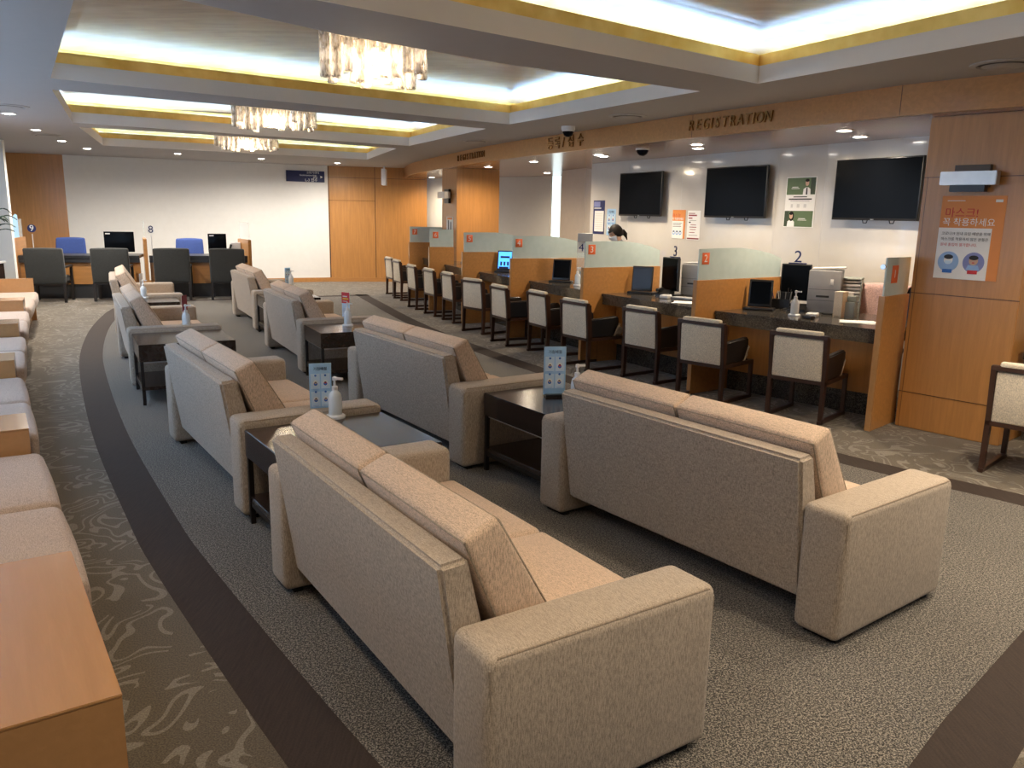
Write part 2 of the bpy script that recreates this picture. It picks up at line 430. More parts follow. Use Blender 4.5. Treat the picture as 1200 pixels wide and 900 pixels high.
for k, (p, q) in enumerate(((bw[1], bw[2]), (bw[2], bw[3]))):
    d_ = (Vector(q)-Vector(p)).normalized(); nrm = (d_.y, -d_.x)
    struct(slab(f'baseboard_back_{k+1}', (p[0]+nrm[0]*.015, p[1]+nrm[1]*.015), (q[0]+nrm[0]*.015, q[1]+nrm[1]*.015), 0, .10, .02, 'maple_flat', (-nrm[0], -nrm[1])))
# left pier, window wall behind the benches (outside the frame), walls behind the camera
struct(slab('wall_left_pier', (-13, 14.5), (-8.38, 13.6), 0, ZC, .06, 'wall_paint', (0, 1)))
nl = Vector((-.855, -.519, 0)); wdir = Vector((-.519, .855, 0))
w0 = Vector((-.917, 1.723, 0)) + nl*1.05 - wdir*6
lw = MB(); T_ = face_mat(w0, -wdir)
LEN = 22.0
lw.box(-LEN, 0, 0, .55, -.2, 0, T=T_); lw.box(-LEN, 0, 2.45, ZC, -.2, 0, T=T_)
for i in range(9): lw.box(-LEN + i*LEN/8 - .2, -LEN + i*LEN/8 + .2, .55, 2.45, -.2, 0, T=T_)
struct(lw.build('wall_left', 'wall_paint'))
for i in range(8):
    f = MB(); x0 = -LEN + i*LEN/8 + .2; x1 = x0 + LEN/8 - .4
    f.box(x0, x1, .55, .60, -.14, -.06, T=T_); f.box(x0, x1, 2.40, 2.45, -.14, -.06, T=T_); f.box(x0, x0+.05, .6, 2.4, -.14, -.06, T=T_); f.box(x1-.05, x1, .6, 2.4, -.14, -.06, T=T_); f.box((x0+x1)/2-.025, (x0+x1)/2+.025, .6, 2.4, -.14, -.06, T=T_)
    struct(f.build(f'window_{i+2}', 'silver'))
struct(slab('wall_front', (3.5, -3.6), (-6, -3.6), 0, ZC, .1, 'wall_paint', (0, -1)))
struct(slab('wall_front_right', (8.6, 1.5), (3.5, -3.6), 0, ZC, .1, 'wall_paint', (.7, -.7)))

# ------------------------------------------------------------------ fascia, soffit
fas = smooth([(-2.72, 20.1), (-2.3, 18.1), (-1.78, 16.5), (-1.35, 15.35), (-.77, 13.8), (-.33, 12.74), (.18, 11.68), (.6, 10.88), (1.145, 9.82), (1.6, 8.97), (1.98, 8.31), (2.31, 7.75), (2.6, 7.24), (2.97, 6.56), (3.53, 5.90), (5.4, 4.0)], 4)
m_ = MB(); n = len(fas); V = []; F = []
for i, p in enumerate(fas):
    a, b = fas[max(0, i-1)], fas[min(n-1, i+1)]; t = (b-a).normalized(); nn = Vector((-t.y, t.x)); q = p + nn*.05
    V += [(p.x, p.y, ZS), (p.x, p.y, ZC), (q.x, q.y, ZC), (q.x, q.y, ZS)]
for i in range(n-1):
    for k in range(4): F.append((i*4+k, i*4+(k+1) % 4, (i+1)*4+(k+1) % 4, (i+1)*4+k))
m_.add(V, F); struct(m_.build('trim_22', 'maple_flat'))
jm = MB()
for i in (38, 52, 57): 
    p = fas[i]; t = (fas[i+1]-fas[i-1]).normalized(); jm.box(-.0015, .0015, ZS+.003, ZC, .0, .003, T=face_mat((p.x, p.y, 0), (t.x, t.y, 0)))
struct(jm.build('trim_23', 'walnut'))
bm = bmesh.new(); flat_fill(bm, [[Vector((p.x+.02, p.y)) for p in fas] + [Vector((8.9, 3)), Vector((8.9, 23.5)), Vector((-2.72, 23.5))]], ZS+.002, 0)
bmesh.ops.reverse_faces(bm, faces=bm.faces)
me = bpy.data.meshes.new('ceiling_soffit'); bm.to_mesh(me); bm.free(); me.materials.append(M['soffit_wood'])
struct(bpy.data.objects.new('ceiling_soffit', me)); COL.objects.link(bpy.data.objects['ceiling_soffit'])

# gold lettering standing on the fascia
def fascia_at(s):                                    # s: fractional index along the curve
    i = max(1, min(n-2, int(s))); f_ = s-i; p = fas[i]*(1-f_) + fas[i+1]*f_; t = (fas[i+1]-fas[i-1]).normalized(); return p, t
def arc_index(x_target):                             # index where the fascia has this x
    for i in range(n-1):
        if fas[i].x <= x_target <= fas[i+1].x: return i + (x_target-fas[i].x)/(fas[i+1].x-fas[i].x)
def fascia_text(word, xa, xb, size, label, zmid=None, shear=.0, sx=1.):
    zmid = zmid or (ZS+ZC)/2
    ia, ib = arc_index(xa), arc_index(xb); p, t = fascia_at((ia+ib)/2)
    e = empty('registration_sign', label, 'sign', (p.x, p.y, zmid), 0)
    wts = [{'I': .5, 'N': 1.1, 'O': 1.15, 'A': 1.05, '/': .7}.get(ch, 1.) for ch in word]
    for k, ch in enumerate(word):
        if ch == ' ': continue
        f_ = (sum(wts[:k])+wts[k]/2)/sum(wts); q, t = fascia_at(ia + (ib-ia)*f_); nn = Vector((t.y, -t.x))
        o = text_part(ch, size, 'bronze', None, 0, 0, name='letter', ext=.008, shear=shear)
        mm = face_mat((q.x+nn.x*.010, q.y+nn.y*.010, zmid), (t.x, t.y, 0)); o.parent = e
        o.matrix_local = Matrix.Translation((-p.x, -p.y, -zmid)) @ mm @ Matrix.Diagonal((sx, 1, 1, 1))
fascia_text('REGISTRATION', 1.765, 2.335, .145, 'bronze REGISTRATION lettering on the fascia above the middle television', shear=.18, sx=.9)
fascia_text('등록/접수', .42, .86, .17, 'bronze Korean lettering on the fascia behind the ceiling camera', shear=0)
fascia_text('REGISTRATION', -1.02, -.49, .14, 'small dark REGISTRATION lettering on the far end of the fascia', shear=0, sx=1.)

# ------------------------------------------------------------------ columns
def column(name, near, right, back, w, d, joints):
    """maple-clad pillar; near = one front corner, right = along its front"""
    near = Vector((*near, 0)); r = Vector((*right, 0)).normalized(); b = Vector((*back, 0)).normalized()
    m = MB(); pts = [near, near + r*w, near + r*w + b*d, near + b*d]
    m.prism([(p.x, p.y) for p in pts], 0, ZS)
    o = struct(m.build(name, 'maple', bevel=.006))
    g = MB(); T1 = face_mat(near - b*0, r)
    for z in joints: g.box(-.001, w+.001, z-.0025, z+.0025, -.002, .002, T=T1)
    for x in (.03,): g.box(x-.0012, x+.0012, .0, joints[-1], -.002, .0016, T=T1)
    g2 = face_mat(near + b*d, -b)
    for z in joints: g.box(-.001, d+.001, z-.0025, z+.0025, -.002, .002, T=g2)
    struct(g.build(name + '_trim', 'walnut')); return near, r, b
CN, CR, CB = column('column_near', (3.245, 6.61), (.648, -.762), (.762, .648), .80, .8, (.30, 1.12, 2.03))
FN, FR, FB = column('column_far', (-1.42, 15.97), (.41, -.91), (.89, .42), .82, .86, (1.05, 2.03))

# ------------------------------------------------------------------ sofas
SW, SD, SA = 1.924, .842, .209
def make_sofa(label):
    e = empty('sofa', label, 'sofa', group='beige two-seat sofas in the waiting area')
    def prof(y, z):                                  # shear of the reclined back
        return y
    for x0, out in ((0, 0), (SW-SA, SW)):
        a = MB(); a.rbox(x0, x0+SA, 0, SD, .022, .57, r=.035, n=4)
        ob = a.build('armrest', 'sofa_fabric', e)
        pp = MB(); xo = out + (.0 if out else 0); i_ = .0105; xs = out - i_ if out else i_
        zt = .57-i_
        pp.tube([(xs, .03, .07), (xs, i_+.0, .53), (xs, .035, zt), (xs, SD/2, zt), (xs, SD-.035, zt), (xs, SD-i_, .53), (xs, SD-.03, .07)], .0042, 6)
        pp.build('piping', 'sofa_seam', ob)
        x = x0+.03
        for y in (.05, SD-.10):
            f = MB(); f.box(x, x+.15, y, y+.04, 0, .023); f.build('foot', 'black_rubber', ob)
    b = MB(); poly = [(.055, .125), (.21, .125), (.062, .755), (-.034, .748)]
    def T(q): return Vector((q.z, q.x, q.y))
    b.prism(poly, SA+.002, SW-SA-.002, T=T); b.build('back_panel', 'sofa_fabric', e, bevel=.014, seg=3)
    s = MB(); s.box(SA, SW-SA, .32, SD-.02, .07, .27); s.build('seat_base', 'sofa_fabric', e, bevel=.01)
    w = (SW-2*SA)/2
    for k in (0, 1):
        x0 = SA + k*w + .003; x1 = x0 + w - .006
        c = MB(); c.rbox(x0, x1, .17, SD+.012, .265, .415, r=.03, bulge=.012)
        c.build('seat_cushion', 'cushion_fabric', e)
        c = MB()
        # local u runs down the front of the back panel, v is the cushion's thickness
        def TT(q):
            v, u = q.y, q.z                          # v 0..1 thickness, u 0..1 from bottom to top
            A, B = Vector((.215, .400)), Vector((.045, .805)); base = A.lerp(B, u)
            th = .185*(1-u) + .125*u; d = Vector((.915, .40))
            p = base + d*(v*th); return Vector((q.x, p.x, p.y))
        def shape(q):
            return TT(Vector((q.x, q.y/.17, q.z/.46)))
        c.rbox(x0, x1, 0, .17, 0, .46, r=.022, bulge=.010, T=shape)
        bc = c.build('back_cushion', 'cushion_fabric', e, angle=50)
        p_ = MB()
        r_ = .006
        for vv in (.005, .165):
            p_.tube([shape(Vector((x0+r_, vv, .01))), shape(Vector((x0+r_, vv, .45))), shape(Vector((x1-r_, vv, .45))), shape(Vector((x1-r_, vv, .01)))], .0040, 6)
        p_.build('piping', 'sofa_seam', bc)
    return e
sofa_pose = {
 'S1': (-1.103, 3.474, -.989, 'beige two-seat sofa with its near end arm cut off by the bottom of the picture'),
 'S2': (.164, 4.481, -.931, 'beige two-seat sofa closest to the wooden pillar, end arm showing on the open carpet'),
 'S3': (-1.406, 6.714, -.969, 'beige sofa directly behind the dark table with the blue card at the counter side'),
 'S4': (-2.547, 5.771, -.973, 'beige sofa in the window-side row, behind the table with the tall blue card'),
 'S5': (-3.106, 9.943, -1.079, 'beige sofa beside the dark table carrying the red and white notice'),
 'S8': (-4.529, 12.915, -1.081, 'small-looking far beige sofa beside the last panel of the numbered desk'),
 'S6': (-4.53, 9.12, -1.064, 'beige sofa standing against the curved brown border, behind the wide dark table'),
 'S7': (-6.0, 12.05, -1.11, 'farthest beige sofa of the window-side row, before the black desk chairs'),
}
proto = None
for k, (x, y, t, lab) in sofa_pose.items():
    if proto is None: proto = make_sofa(lab); proto.location = (x, y, 0); proto.rotation_euler = (0, 0, t)
    else: dup(proto, (x, y, 0), t, lab)

# ------------------------------------------------------------------ dark side tables
def make_table(w, d, label, h=.53):
    e = empty('side_table', label, 'table', group='dark wood side tables between the sofas')
    m = MB(); m.box(0, w, 0, d, h-.15, h); m.build('table_top', 'espresso', e, bevel=.004)
    m = MB(); m.box(.02, w-.02, .02, d-.02, h-.165, h-.151); m.build('apron_lip', 'silver', e, bevel=.002)
    for x in (.0, w-.035):
        for y in (0, d-.035):
            m = MB(); m.box(x+.004, x+.031, y+.004, y+.031, 0, h-.15); m.build('leg', 'dark_wood_leg', e, bevel=.002)
    m = MB(); m.box(.004, w-.004, .01, d-.01, .13, .16); m.build('shelf', 'espresso', e, bevel=.003)
    for y in (.01, d-.022):
        m = MB(); m.box(.03, w-.03, y, y+.012, .10, .13); m.build('rail', 'dark_wood_leg', e)
    return e
def sofa_point(k, x, y):
    ox, oy, t, _ = sofa_pose[k]; return (ox + x*math.cos(t) - y*math.sin(t), oy + x*math.sin(t) + y*math.cos(t), 0), t
tabs = {}
def table_at(key, sofa, x, y, w, d, lab):
    p, t = sofa_point(sofa, x, y); e = make_table(w, d, lab); e.location = p; e.rotation_euler = (0, 0, t); tabs[key] = e; e['d'] = d
    return e
table_at('T1', 'S4', SW+.03, .02, .74, .80, 'dark side table with glossy top, under the tall blue card and pump bottle')
table_at('T4', 'S3', SW+.03, .14, .76, .68, 'dark side table holding the blue card nearest the counters')
table_at('T5', 'S5', SW+.03, .03, .66, .72, 'dark side table under the red and white notice')
table_at('T2', 'S6', SW+.03, .03, .74, .80, 'dark wide side table carrying only a bottle and a small red card')
table_at('T3', 'S7', SW+.03, .05, .60, .70, 'dark side table half hidden between the two farthest window-side sofas')
table_at('T6', 'S8', SW+.03, .03, .70, .72, 'dark side table squeezed between the two farthest counter-side sofas')
for e in tabs.values():
    del e['d']
def on_table(key, x, y):
    e = tabs[key]; t = e.rotation_euler.z; return (e.location.x + x*math.cos(t) - y*math.sin(t), e.location.y + x*math.sin(t) + y*math.cos(t), .5305), t

# ------------------------------------------------------------------ pump bottles, card stands
def make_bottle(label, group, h=.24):
    e = empty('pump_bottle', label, 'bottle', group=group); s = h/.24
    m = MB(); m.lathe([(.055*s, 0), (.056*s, .012*s), (.046*s, .02*s)]); m.build('tray', 'white_plastic', e)
    m = MB(); m.lathe([(.036*s, .012*s), (.038*s, .02*s), (.038*s, .115*s), (.033*s, .14*s), (.017*s, .158*s), (.014*s, .165*s)]); m.build('bottle_body', 'bottle_plastic', e)
    m = MB(); m.lathe([(.017*s, .162*s), (.017*s, .182*s), (.008*s, .186*s), (.006*s, .215*s), (.013*s, .217*s), (.013*s, .235*s), (.004*s, .24*s)], n=14); m.box(0, .05*s, -.007*s, .007*s, .222*s, .234*s); m.build('pump', 'white_plastic', e, angle=40)
    return e
bproto = None
def bottle(loc, rot, label, group='white hand gel pump bottles'):
    global bproto
    if bproto is None: bproto = make_bottle(label, group); bproto.location = loc; bproto.rotation_euler = (0, 0, rot); return bproto
    return dup(bproto, loc, rot, label, group)
def icon_card(e, w, h, title):
    c = MB(); c.rbox(-w/2, w/2, 0, h, -.004, .0, r=.0018, n=1); c.build('card', 'sky_card', e)
    c = MB()
    for sx in (-1, 1):
        for sy in (.30, .66): c.box(sx*w*.23-w*.2, sx*w*.23+w*.2, h*sy-h*.17+.0, h*sy+h*.13, 0, .0007)
    c.build('pale_field', 'sky_pale', e)
    for sx in (-1, 1):
        for k, sy in enumerate((.27, .60)):
            x = sx*w*.22; y = h*sy
            ic = MB(); ic.mat(0).disc(x, y, w*.115, .0007, .0013, ry=w*.14); ic.mat(1).disc(x, y-w*.03, w*.085, .0013, .0018); ic.mat(2).disc(x, y+w*.02, w*.05, .0018, .0024); ic.mat(3).disc(x, y+w*.05, w*.045, .0024, .003, ry=w*.025)
            ic.mat(1).disc(x, y+h*.155, w*.05, .0007, .0014)
            ic.build('pictogram', ['paper', 'icon_blue', ('red' if (sx > 0 and k == 1) else 'skin'), 'ink'], e)
            ln = MB(); ln.box(x-w*.13, x+w*.13, y-h*.125, y-h*.115, .0007, .0011); ln.box(x-w*.09, x+w*.09, y-h*.145, y-h*.137, .0007, .0011); ln.build('caption_text', 'icon_mid', e)
    text_part(title, w*.17, 'navy', e, 0, h*.885, z=.0006)
def card_stand(loc, facing, w, h, label, build, tilt=.0):
    """upright printed card on a dark foot; facing = direction its printed side looks at"""
    f = Vector((*facing, 0)).normalized(); r = Vector((-f.y, f.x, 0))
    e = empty('card_stand', label, 'card stand', mat=face_mat((loc[0], loc[1], loc[2]+.012), r))
    m = MB(); m.box(-w*.42, w*.42, -.0115, .004, -.045, .04); m.build('foot', 'black_plastic', e, bevel=.002)
    build(e, w, h); return e
p, t = on_table('T1', .36, .55)
card_stand((-1.10, 4.52, .5305), (.33, -.95), .125, .29, 'tall pale blue card of round pictograms beside the pump bottle on the nearest table', lambda e, w, h: icon_card(e, w, h, '기침예절'))
bottle((-1.005, 4.46, .5305), -.3, 'white pump bottle beside the tall blue pictogram card')
card_stand((.275, 5.12, .5305), (.14, -.99), .145, .315, 'pale blue pictogram card on the dark table by the counters', lambda e, w, h: icon_card(e, w, h, '기침예절'))
bottle((.412, 5.0, .5305), .2, 'white pump bottle with only its pump showing above a sofa back')
def red_card(e, w, h):
    c = MB(); c.rbox(-w/2, w/2, 0, h, -.004, 0, r=.0018, n=1); c.build('card', 'sky_pale', e)
    c = MB(); c.box(-w/2, w/2, h*.60, h, 0, .001); c.build('red_header', 'red', e)
    c = MB(); c.box(-w*.36, w*.2, h*.83, h*.87, .001, .002); c.box(-w*.36, w*.25, h*.66, h*.685, .001, .002)
    for i in range(6): c.box(-w*.38, w*(.3-.08*(i % 3)), h*(.10+.075*i), h*(.115+.075*i), 0, .001)
    c.build('lettering', 'paper_grey', e)
    c = MB(); c.box(-w*.36, w*.36, h*.74, h*.79, .001, .002); c.build('yellow_line', 'yellow', e)
p, t = on_table('T5', .36, .44)
card_stand((-1.80, 8.62, .5305), (-.55, -.83), .115, .29, 'red and white notice card standing on the middle dark table', red_card)
q, t = on_table('T5', .46, .40); bottle((-1.70, 8.22, .5305), 0, 'white pump bottle beside the red and white notice card')
bottle((-3.19, 7.80, .5305), .3, 'white pump bottle on the wide dark table by the brown border')
def small_red(e, w, h):
    c = MB(); c.rbox(-w/2, w/2, 0, h, -.004, 0, r=.0018, n=1); c.build('card', 'paper', e); c = MB(); c.box(-w/2, w/2, h*.45, h, 0, .001); c.build('red_header', 'maroon', e)
p, t = on_table('T2', .22, .50); card_stand((-3.29, 8.03, .5305), (.95, -.12), .10, .29, 'small dark red card seen almost edge-on behind a pump bottle', small_red)
bottle((-4.785, 10.41, .5305), .5, 'white pump bottle on the table between the farthest window-side sofas')
def grey_card(e, w, h):
    c = MB(); c.rbox(-w/2, w/2, 0, h, -.004, 0, r=.0018, n=1); c.build('card', 'paper_grey', e)
p, t = on_table('T3', .30, .42); card_stand((-4.90, 10.62, .5305), (.96, .05), .10, .29, 'pale card seen edge-on on the farthest window-side table', grey_card)
p, t = on_table('T6', .22, .55); card_stand((-3.53, 12.62, .5305), (.75, -.66), .10, .26, 'distant blue card rising above the farthest sofa cushions', lambda e, w, h: icon_card(e, w, h, '기침예절'))
q, t = on_table('T6', .32, .50); bottle((-3.455, 12.53, .5305), .1, 'small distant pump bottle beside the far blue card')

# ------------------------------------------------------------------ counter chairs
def make_chair(label):
    e = empty('counter_chair', label, 'chair', group='cream-backed armchairs along the counters')
    w, h, L = .50, .765, .035
    for x in (-w/2, w/2-L):
        m = MB(); m.prism([(-.0, 0), (L, 0), (L+.02, .42), (L-.004, h-.03), (-.03, h-.03), (.0, .42)], x, x+L, T=lambda q: Vector((q.z, q.x, q.y))); m.build('rear_leg', 'walnut', e, bevel=.003)
        m = MB(); m.box(x, x+L, .515, .515+L, .03, .37); m.build('front_leg', 'walnut', e, bevel=.003)
        m = MB(); m.box(x, x+L, -.01, .56, 0, .032); m.build('runner', 'walnut', e, bevel=.003)
        m = MB(); m.box(x, x+L, .0, .55, .335, .37); m.build('side_rail', 'walnut', e, bevel=.003)
        s = 1 if x > 0 else -1; xi = x + (.0 if s > 0 else L) - (.012 if s > 0 else -.0)
        x0, x1 = (x-.02, x+L-.002) if s > 0 else (x+.002, x+L+.02)
        m = MB(); m.prism([(.03, .375), (.37, .375), (.44, .52), (.43, .585), (.40, .595), (.03, .575)], x0, x1, T=lambda q: Vector((q.z, q.x, q.y))); m.build('arm_panel', 'black_leather', e, bevel=.010, seg=3)
        m = MB(); m.prism([(.372, .375), (.40, .375), (.47, .50), (.443, .52)], x0+.004, x1-.004, T=lambda q: Vector((q.z, q.x, q.y))); m.build('arm_edge', 'cream_fabric', e, bevel=.004)
    m = MB(); m.box(-w/2, w/2, -.032, .012, h-.045, h-.01); m.build('top_rail', 'walnut', e, bevel=.004)
    m = MB(); m.rbox(-w/2+.05, w/2-.05, -.03, .03, h-.03, h+.018, r=.018, n=3); m.build('head_pad', 'cream_fabric', e)
    for y in (.0, .515):
        m = MB(); m.box(-w/2+L, w/2-L, y, y+.03, .335, .37); m.build('cross_rail', 'walnut', e, bevel=.003)
    m = MB(); m.rbox(-w/2+L, w/2-L, -.012, .045, .365, h-.05, r=.012, n=2, T=lambda q: Vector((q.x, q.y - (q.z-.37)*.045 + .01, q.z))); m.build('back_panel', 'cream_fabric', e)
    m = MB(); m.rbox(-w/2+L+.022, w/2-L-.022, .06, .55, .372, .465, r=.03, bulge=.012); m.build('seat_cushion', 'cream_fabric', e)
    return e
def mid(L, R, w=.465): 
    L, R = Vector(L), Vector(R); c = (L+R)/2; d = (R-L).normalized(); return (c.x, c.y, 0), math.atan2(d.y, d.x)
chair_pts = {
12: (2.404, 6.7, -0.72, 'cream-backed armchair drawn up to the counter with the printer and file tray'),
11: (1.741, 7.379, -0.79, 'cream-backed armchair standing right before the front edge of panel 2'),
10: (1.317, 8.273, -0.914, 'cream-backed armchair at the counter between panels 2 and 3, next to panel 2'),
9: (0.682, 8.9, -0.98, 'cream-backed armchair standing right before the front edge of panel 3'),
8: (0.295, 9.818, -1.095, 'cream-backed armchair at the counter with the dark tablet, beyond panel 3'),
7: (-0.19, 10.53, -1.108, 'cream-backed armchair standing directly before the front edge of panel 4'),
6: (-0.588, 11.493, -0.874, 'cream-backed armchair before the lit blue screen, turned most toward the viewer'),
5: (-1.04, 12.65, -1.134, 'cream-backed armchair before panel 5, second beyond the lit blue screen'),
4: (-1.41, 13.425, -1.11, 'cream-backed armchair, the nearer of two at the counter between panels 5 and 6'),
3: (-1.816, 14.347, -1.156, 'cream-backed armchair standing before the wooden face of panel 6'),
2: (-2.282, 15.772, -1.138, 'cream-backed armchair, second from the far end of the counter row'),
1: (-2.56, 16.608, -1.132, 'farthest cream-backed armchair, at the end of the counter row'),
}
cproto = None
for k, (x, y, rz, lab) in chair_pts.items():
    if cproto is None: cproto = make_chair(lab); cproto.location = (x, y, 0); cproto.rotation_euler = (0, 0, rz)
    else: dup(cproto, (x, y, 0), rz, lab)
dup(cproto, (3.411, 5.168, 0), -.794, 'cream-backed armchair by the wooden pillar, cut off by the picture edge')

# ------------------------------------------------------------------ counters and dividers
div = [None, (2.931, 6.372), (1.735, 7.67), (.791, 9.244), (-.043, 10.922), (-.795, 12.463), (-1.474, 14.089), (-2.08, 16.101)]
ddir = [None, (.72, .69), (.817, .577), (.853, .522), (.90, .42), (.91, .41), (.92, .39), (.92, .39)]
dlen = [0, .50, 1.27, 1.15, 1.15, 1.12, .45, .75]
names_ = ['', 'one', 'two', 'three', 'four', 'five', 'six', 'seven']
for k in range(1, 8):
    d = Vector((*ddir[k], 0)).normalized(); L = dlen[k]
    e = empty('counter_divider', f'maple counter divider with frosted glass top and orange tag number {k}', 'divider', group='numbered dividers between the counters', mat=face_mat((*div[k], 0), d))
    m = MB(); m.box(0, L, 0, 1.10, -.045, .0); m.build('panel', 'maple', e, bevel=.003)
    m = MB(); m.box(-.002, .012, 0, 1.102, -.047, .002); m.build('edge_strip', 'maple_bench', e, bevel=.002)
    m = MB()
    if L > 1: top = [(.03, 1.102), (L-.005, 1.102), (L-.005, 1.29), (L*.86, 1.34), (L*.7, 1.375), (L*.5, 1.40), (L*.3, 1.40), (.03, 1.395)]
    else: top = [(.02, 1.102), (L-.005, 1.102), (L-.005, 1.40), (.02, 1.405)]
    m.prism(top, -.030, -.018); m.build('glass_screen', 'frosted_glass', e)
    m = MB(); m.rbox(.07 if k > 1 else .12, .07+.10 if k > 1 else .24, 1.25, 1.36, -.0175, -.0155, r=.0009, n=1) if k != 1 else m.box(.13, .25, 1.20, 1.34, -.0175, -.0155)
    tg = m.build('number_tag', 'orange_tag', e)
    text_part(str(k), .10 if k > 1 else .09, 'paper', tg, .12 if k > 1 else .19, 1.303 if k > 1 else 1.27, z=-.0153, name='numeral')
    if k == 1:
        m = MB(); m.lathe([(.012, 0), (.012, .03)], T=Matrix.Translation((.0, 1.335, -.024)) @ Matrix.Rotation(-PI/2, 4, 'Y')); m.lathe([(.02, 0), (.02, .012)], T=Matrix.Translation((-.03, 1.335, -.024)) @ Matrix.Rotation(-PI/2, 4, 'Y')); m.build('glass_clip', 'chrome', e)
ZW = .80
def cframe(k):                                      # counter between divider k (right) and k+1 (left)
    a, b = Vector((*div[k+1], 0)), Vector((*div[k], 0)); u = (b-a).normalized(); return a, u, Vector((-u.y, u.x, 0)), (b-a).length
desc = ['', 'between panels 1 and 2, under the printer', 'between panels 2 and 3', 'between panels 3 and 4, with the dark tablet', 'between panels 4 and 5, under the lit screen', 'between panels 5 and 6', 'between panels 6 and 7']
def on_counter(k, s, nn, z=ZW): a, u, nv, L = cframe(k); return a + u*s + nv*nn + Vector((0, 0, z))
for k in range(1, 7):
    a, u, nv, L = cframe(k); depth = 1.36 if k < 5 else 1.0
    dl, dr = Vector((*ddir[k+1], 0)).normalized(), Vector((*ddir[k], 0)).normalized(); b = a + u*L
    def along(p, dv, nn): return p + dv*(nn/dv.dot(nv))
    e = empty('counter', 'granite-topped maple service counter ' + desc[k], 'counter', group='service counters')
    def quad(n0, n1, ml=.0, mr=.05):
        return [((along(a, dl, n0)+u*ml).x, (along(a, dl, n0)+u*ml).y), ((along(b, dr, n0)-u*mr).x, (along(b, dr, n0)-u*mr).y), ((along(b, dr, n1)-u*mr).x, (along(b, dr, n1)-u*mr).y), ((along(a, dl, n1)+u*ml).x, (along(a, dl, n1)+u*ml).y)]
    m = MB(); m.prism(quad(.27, depth), ZW-.035, ZW); m.build('worktop', 'granite', e, bevel=.004)
    m = MB(); m.prism(quad(.29, .34), ZW-.125, ZW-.036); m.build('fascia', 'granite', e)
    m = MB(); m.prism(quad(.50, .56), .20, ZW-.04); m.build('front_panel', 'maple', e)
    m = MB(); m.prism(quad(.53, .60), .0, .20); m.build('plinth', 'granite', e)
# the piece of counter beyond the pillar
e = empty('counter', 'dark granite-topped counter just showing beyond the wooden pillar', 'counter', group='service counters')
p0 = CN + CR*.84; T0 = face_mat((p0.x, p0.y, 0), CR)
m = MB(); m.box(0, 2.2, ZW-.035, ZW, -.75, -.12, T=T0); m.build('worktop', 'granite', e)
m = MB(); m.box(0, 2.2, .2, ZW-.04, -.35, -.3, T=T0); m.build('front_panel', 'maple', e)
m = MB(); m.box(0, 2.2, 0, .2, -.42, -.36, T=T0); m.box(0, 2.2, ZW-.125, ZW-.036, -.16, -.13, T=T0); m.build('plinth', 'granite', e)

# ------------------------------------------------------------------ things on the counters
def orient(loc, face): 
    f = Vector((*face, 0)).normalized(); return face_mat(loc, Vector((-f.y, f.x, 0)))
def tablet(loc, face, w, h, screen, label, lean=.12):
    e = empty('tablet', label, 'tablet', group='customer tablets on the counters', mat=orient(loc, face))
    R = Matrix.Translation((0, .03, 0)) @ Matrix.Rotation(-lean, 4, 'X')
    m = MB(); m.rbox(-w/2-.03, w/2+.03, 0, .025, -.10, .07, r=.01, n=2); m.build('base', 'black_plastic', e)
    m = MB(); m.rbox(-w/2, w/2, 0, h, -.022, 0, r=.008, n=2, T=R); m.build('casing', 'black_plastic' if screen != 'slate_screen' else 'monitor_back', e)
    m = MB(); m.box(-w/2+.018, w/2-.018, .03, h-.02, 0, .0015, T=R); sc = m.build('screen', screen, e)
    if screen == 'screen_lit':
        m = MB()
        for i in range(3): m.box(-w*.30+i*w*.22, -w*.30+i*w*.22+w*.12, h*.24, h*.44, .0016, .0024, T=R)
        m.box(-w*.38, w*.25, h*.08, h*.19, .0016, .0022, T=R); m.box(-w*.3, w*.3, h*.62, h*.72, .0016, .0022, T=R); m.build('screen_buttons', 'navy', sc)
    return e
fc = (-.55, -.83)
tablet(on_counter(1, .25, .72) , (-.45, -.9), .23, .27, 'screen_black', 'black tablet on a stand left of the pump bottle, nearest counter')
tablet(on_counter(2, .17, .72), (-.42, -.9), .25, .29, 'slate_screen', 'slate-blue tablet standing against the back of panel 3')
tablet(on_counter(3, .36, .57), (-.3, -.95), .25, .28, 'screen_black', 'dark leaning tablet on the counter between panels 3 and 4', .22)
tablet(on_counter(4, .22, .61), (-.15, -.98), .24, .31, 'screen_lit', 'tablet with a lit bright blue screen at the middle counter', .25)
tablet(on_counter(6, 1.78, .78), (-.75, -.65), .26, .30, 'screen_black', 'small dark tablet seen at an angle between panels 5 and 6', .25)
def monitor(loc, face, w, h, z, label, matl='monitor_back', digit=None, stick=None):
    e = empty('monitor', label, 'monitor', mat=orient(loc, face))
    m = MB(); m.rbox(-w/2, w/2, z, z+h, -.022, .012, r=.008, n=2); m.build('display', matl, e)
    m = MB(); m.box(-w/2+.012, w/2-.012, z+.012, z+h-.012, .012, .0135); m.build('screen', 'screen_black', e)
    m = MB(); m.box(-.03, .03, .01, z+h*.5, -.05, -.023); m.rbox(-.12, .12, 0, .014, -.12, .08, r=.006, n=2); m.build('stand', 'black_plastic', e)
    if digit:
        m = MB(); m.rbox(-w*.3+(stick or 0), w*.3+(stick or 0), z+h, z+h+.012, -.02, .0, r=.004, n=2); b = m.build('digit_holder', 'navy', e)
        text_part(digit, .17, 'navy', b, (stick or 0), z+h+.068, z=-.01, ext=.004, name='numeral')
    return e
monitor(on_counter(1, .31, 1.29), (-.52, -.85), .30, .37, .07, 'tall black monitor carrying the dark numeral 2 beside the printer', digit='2')
monitor(on_counter(2, .40, .95), (-.93, -.36), .34, .38, .05, 'black monitor turned aside under the dark numeral 3', digit='3', stick=.06)
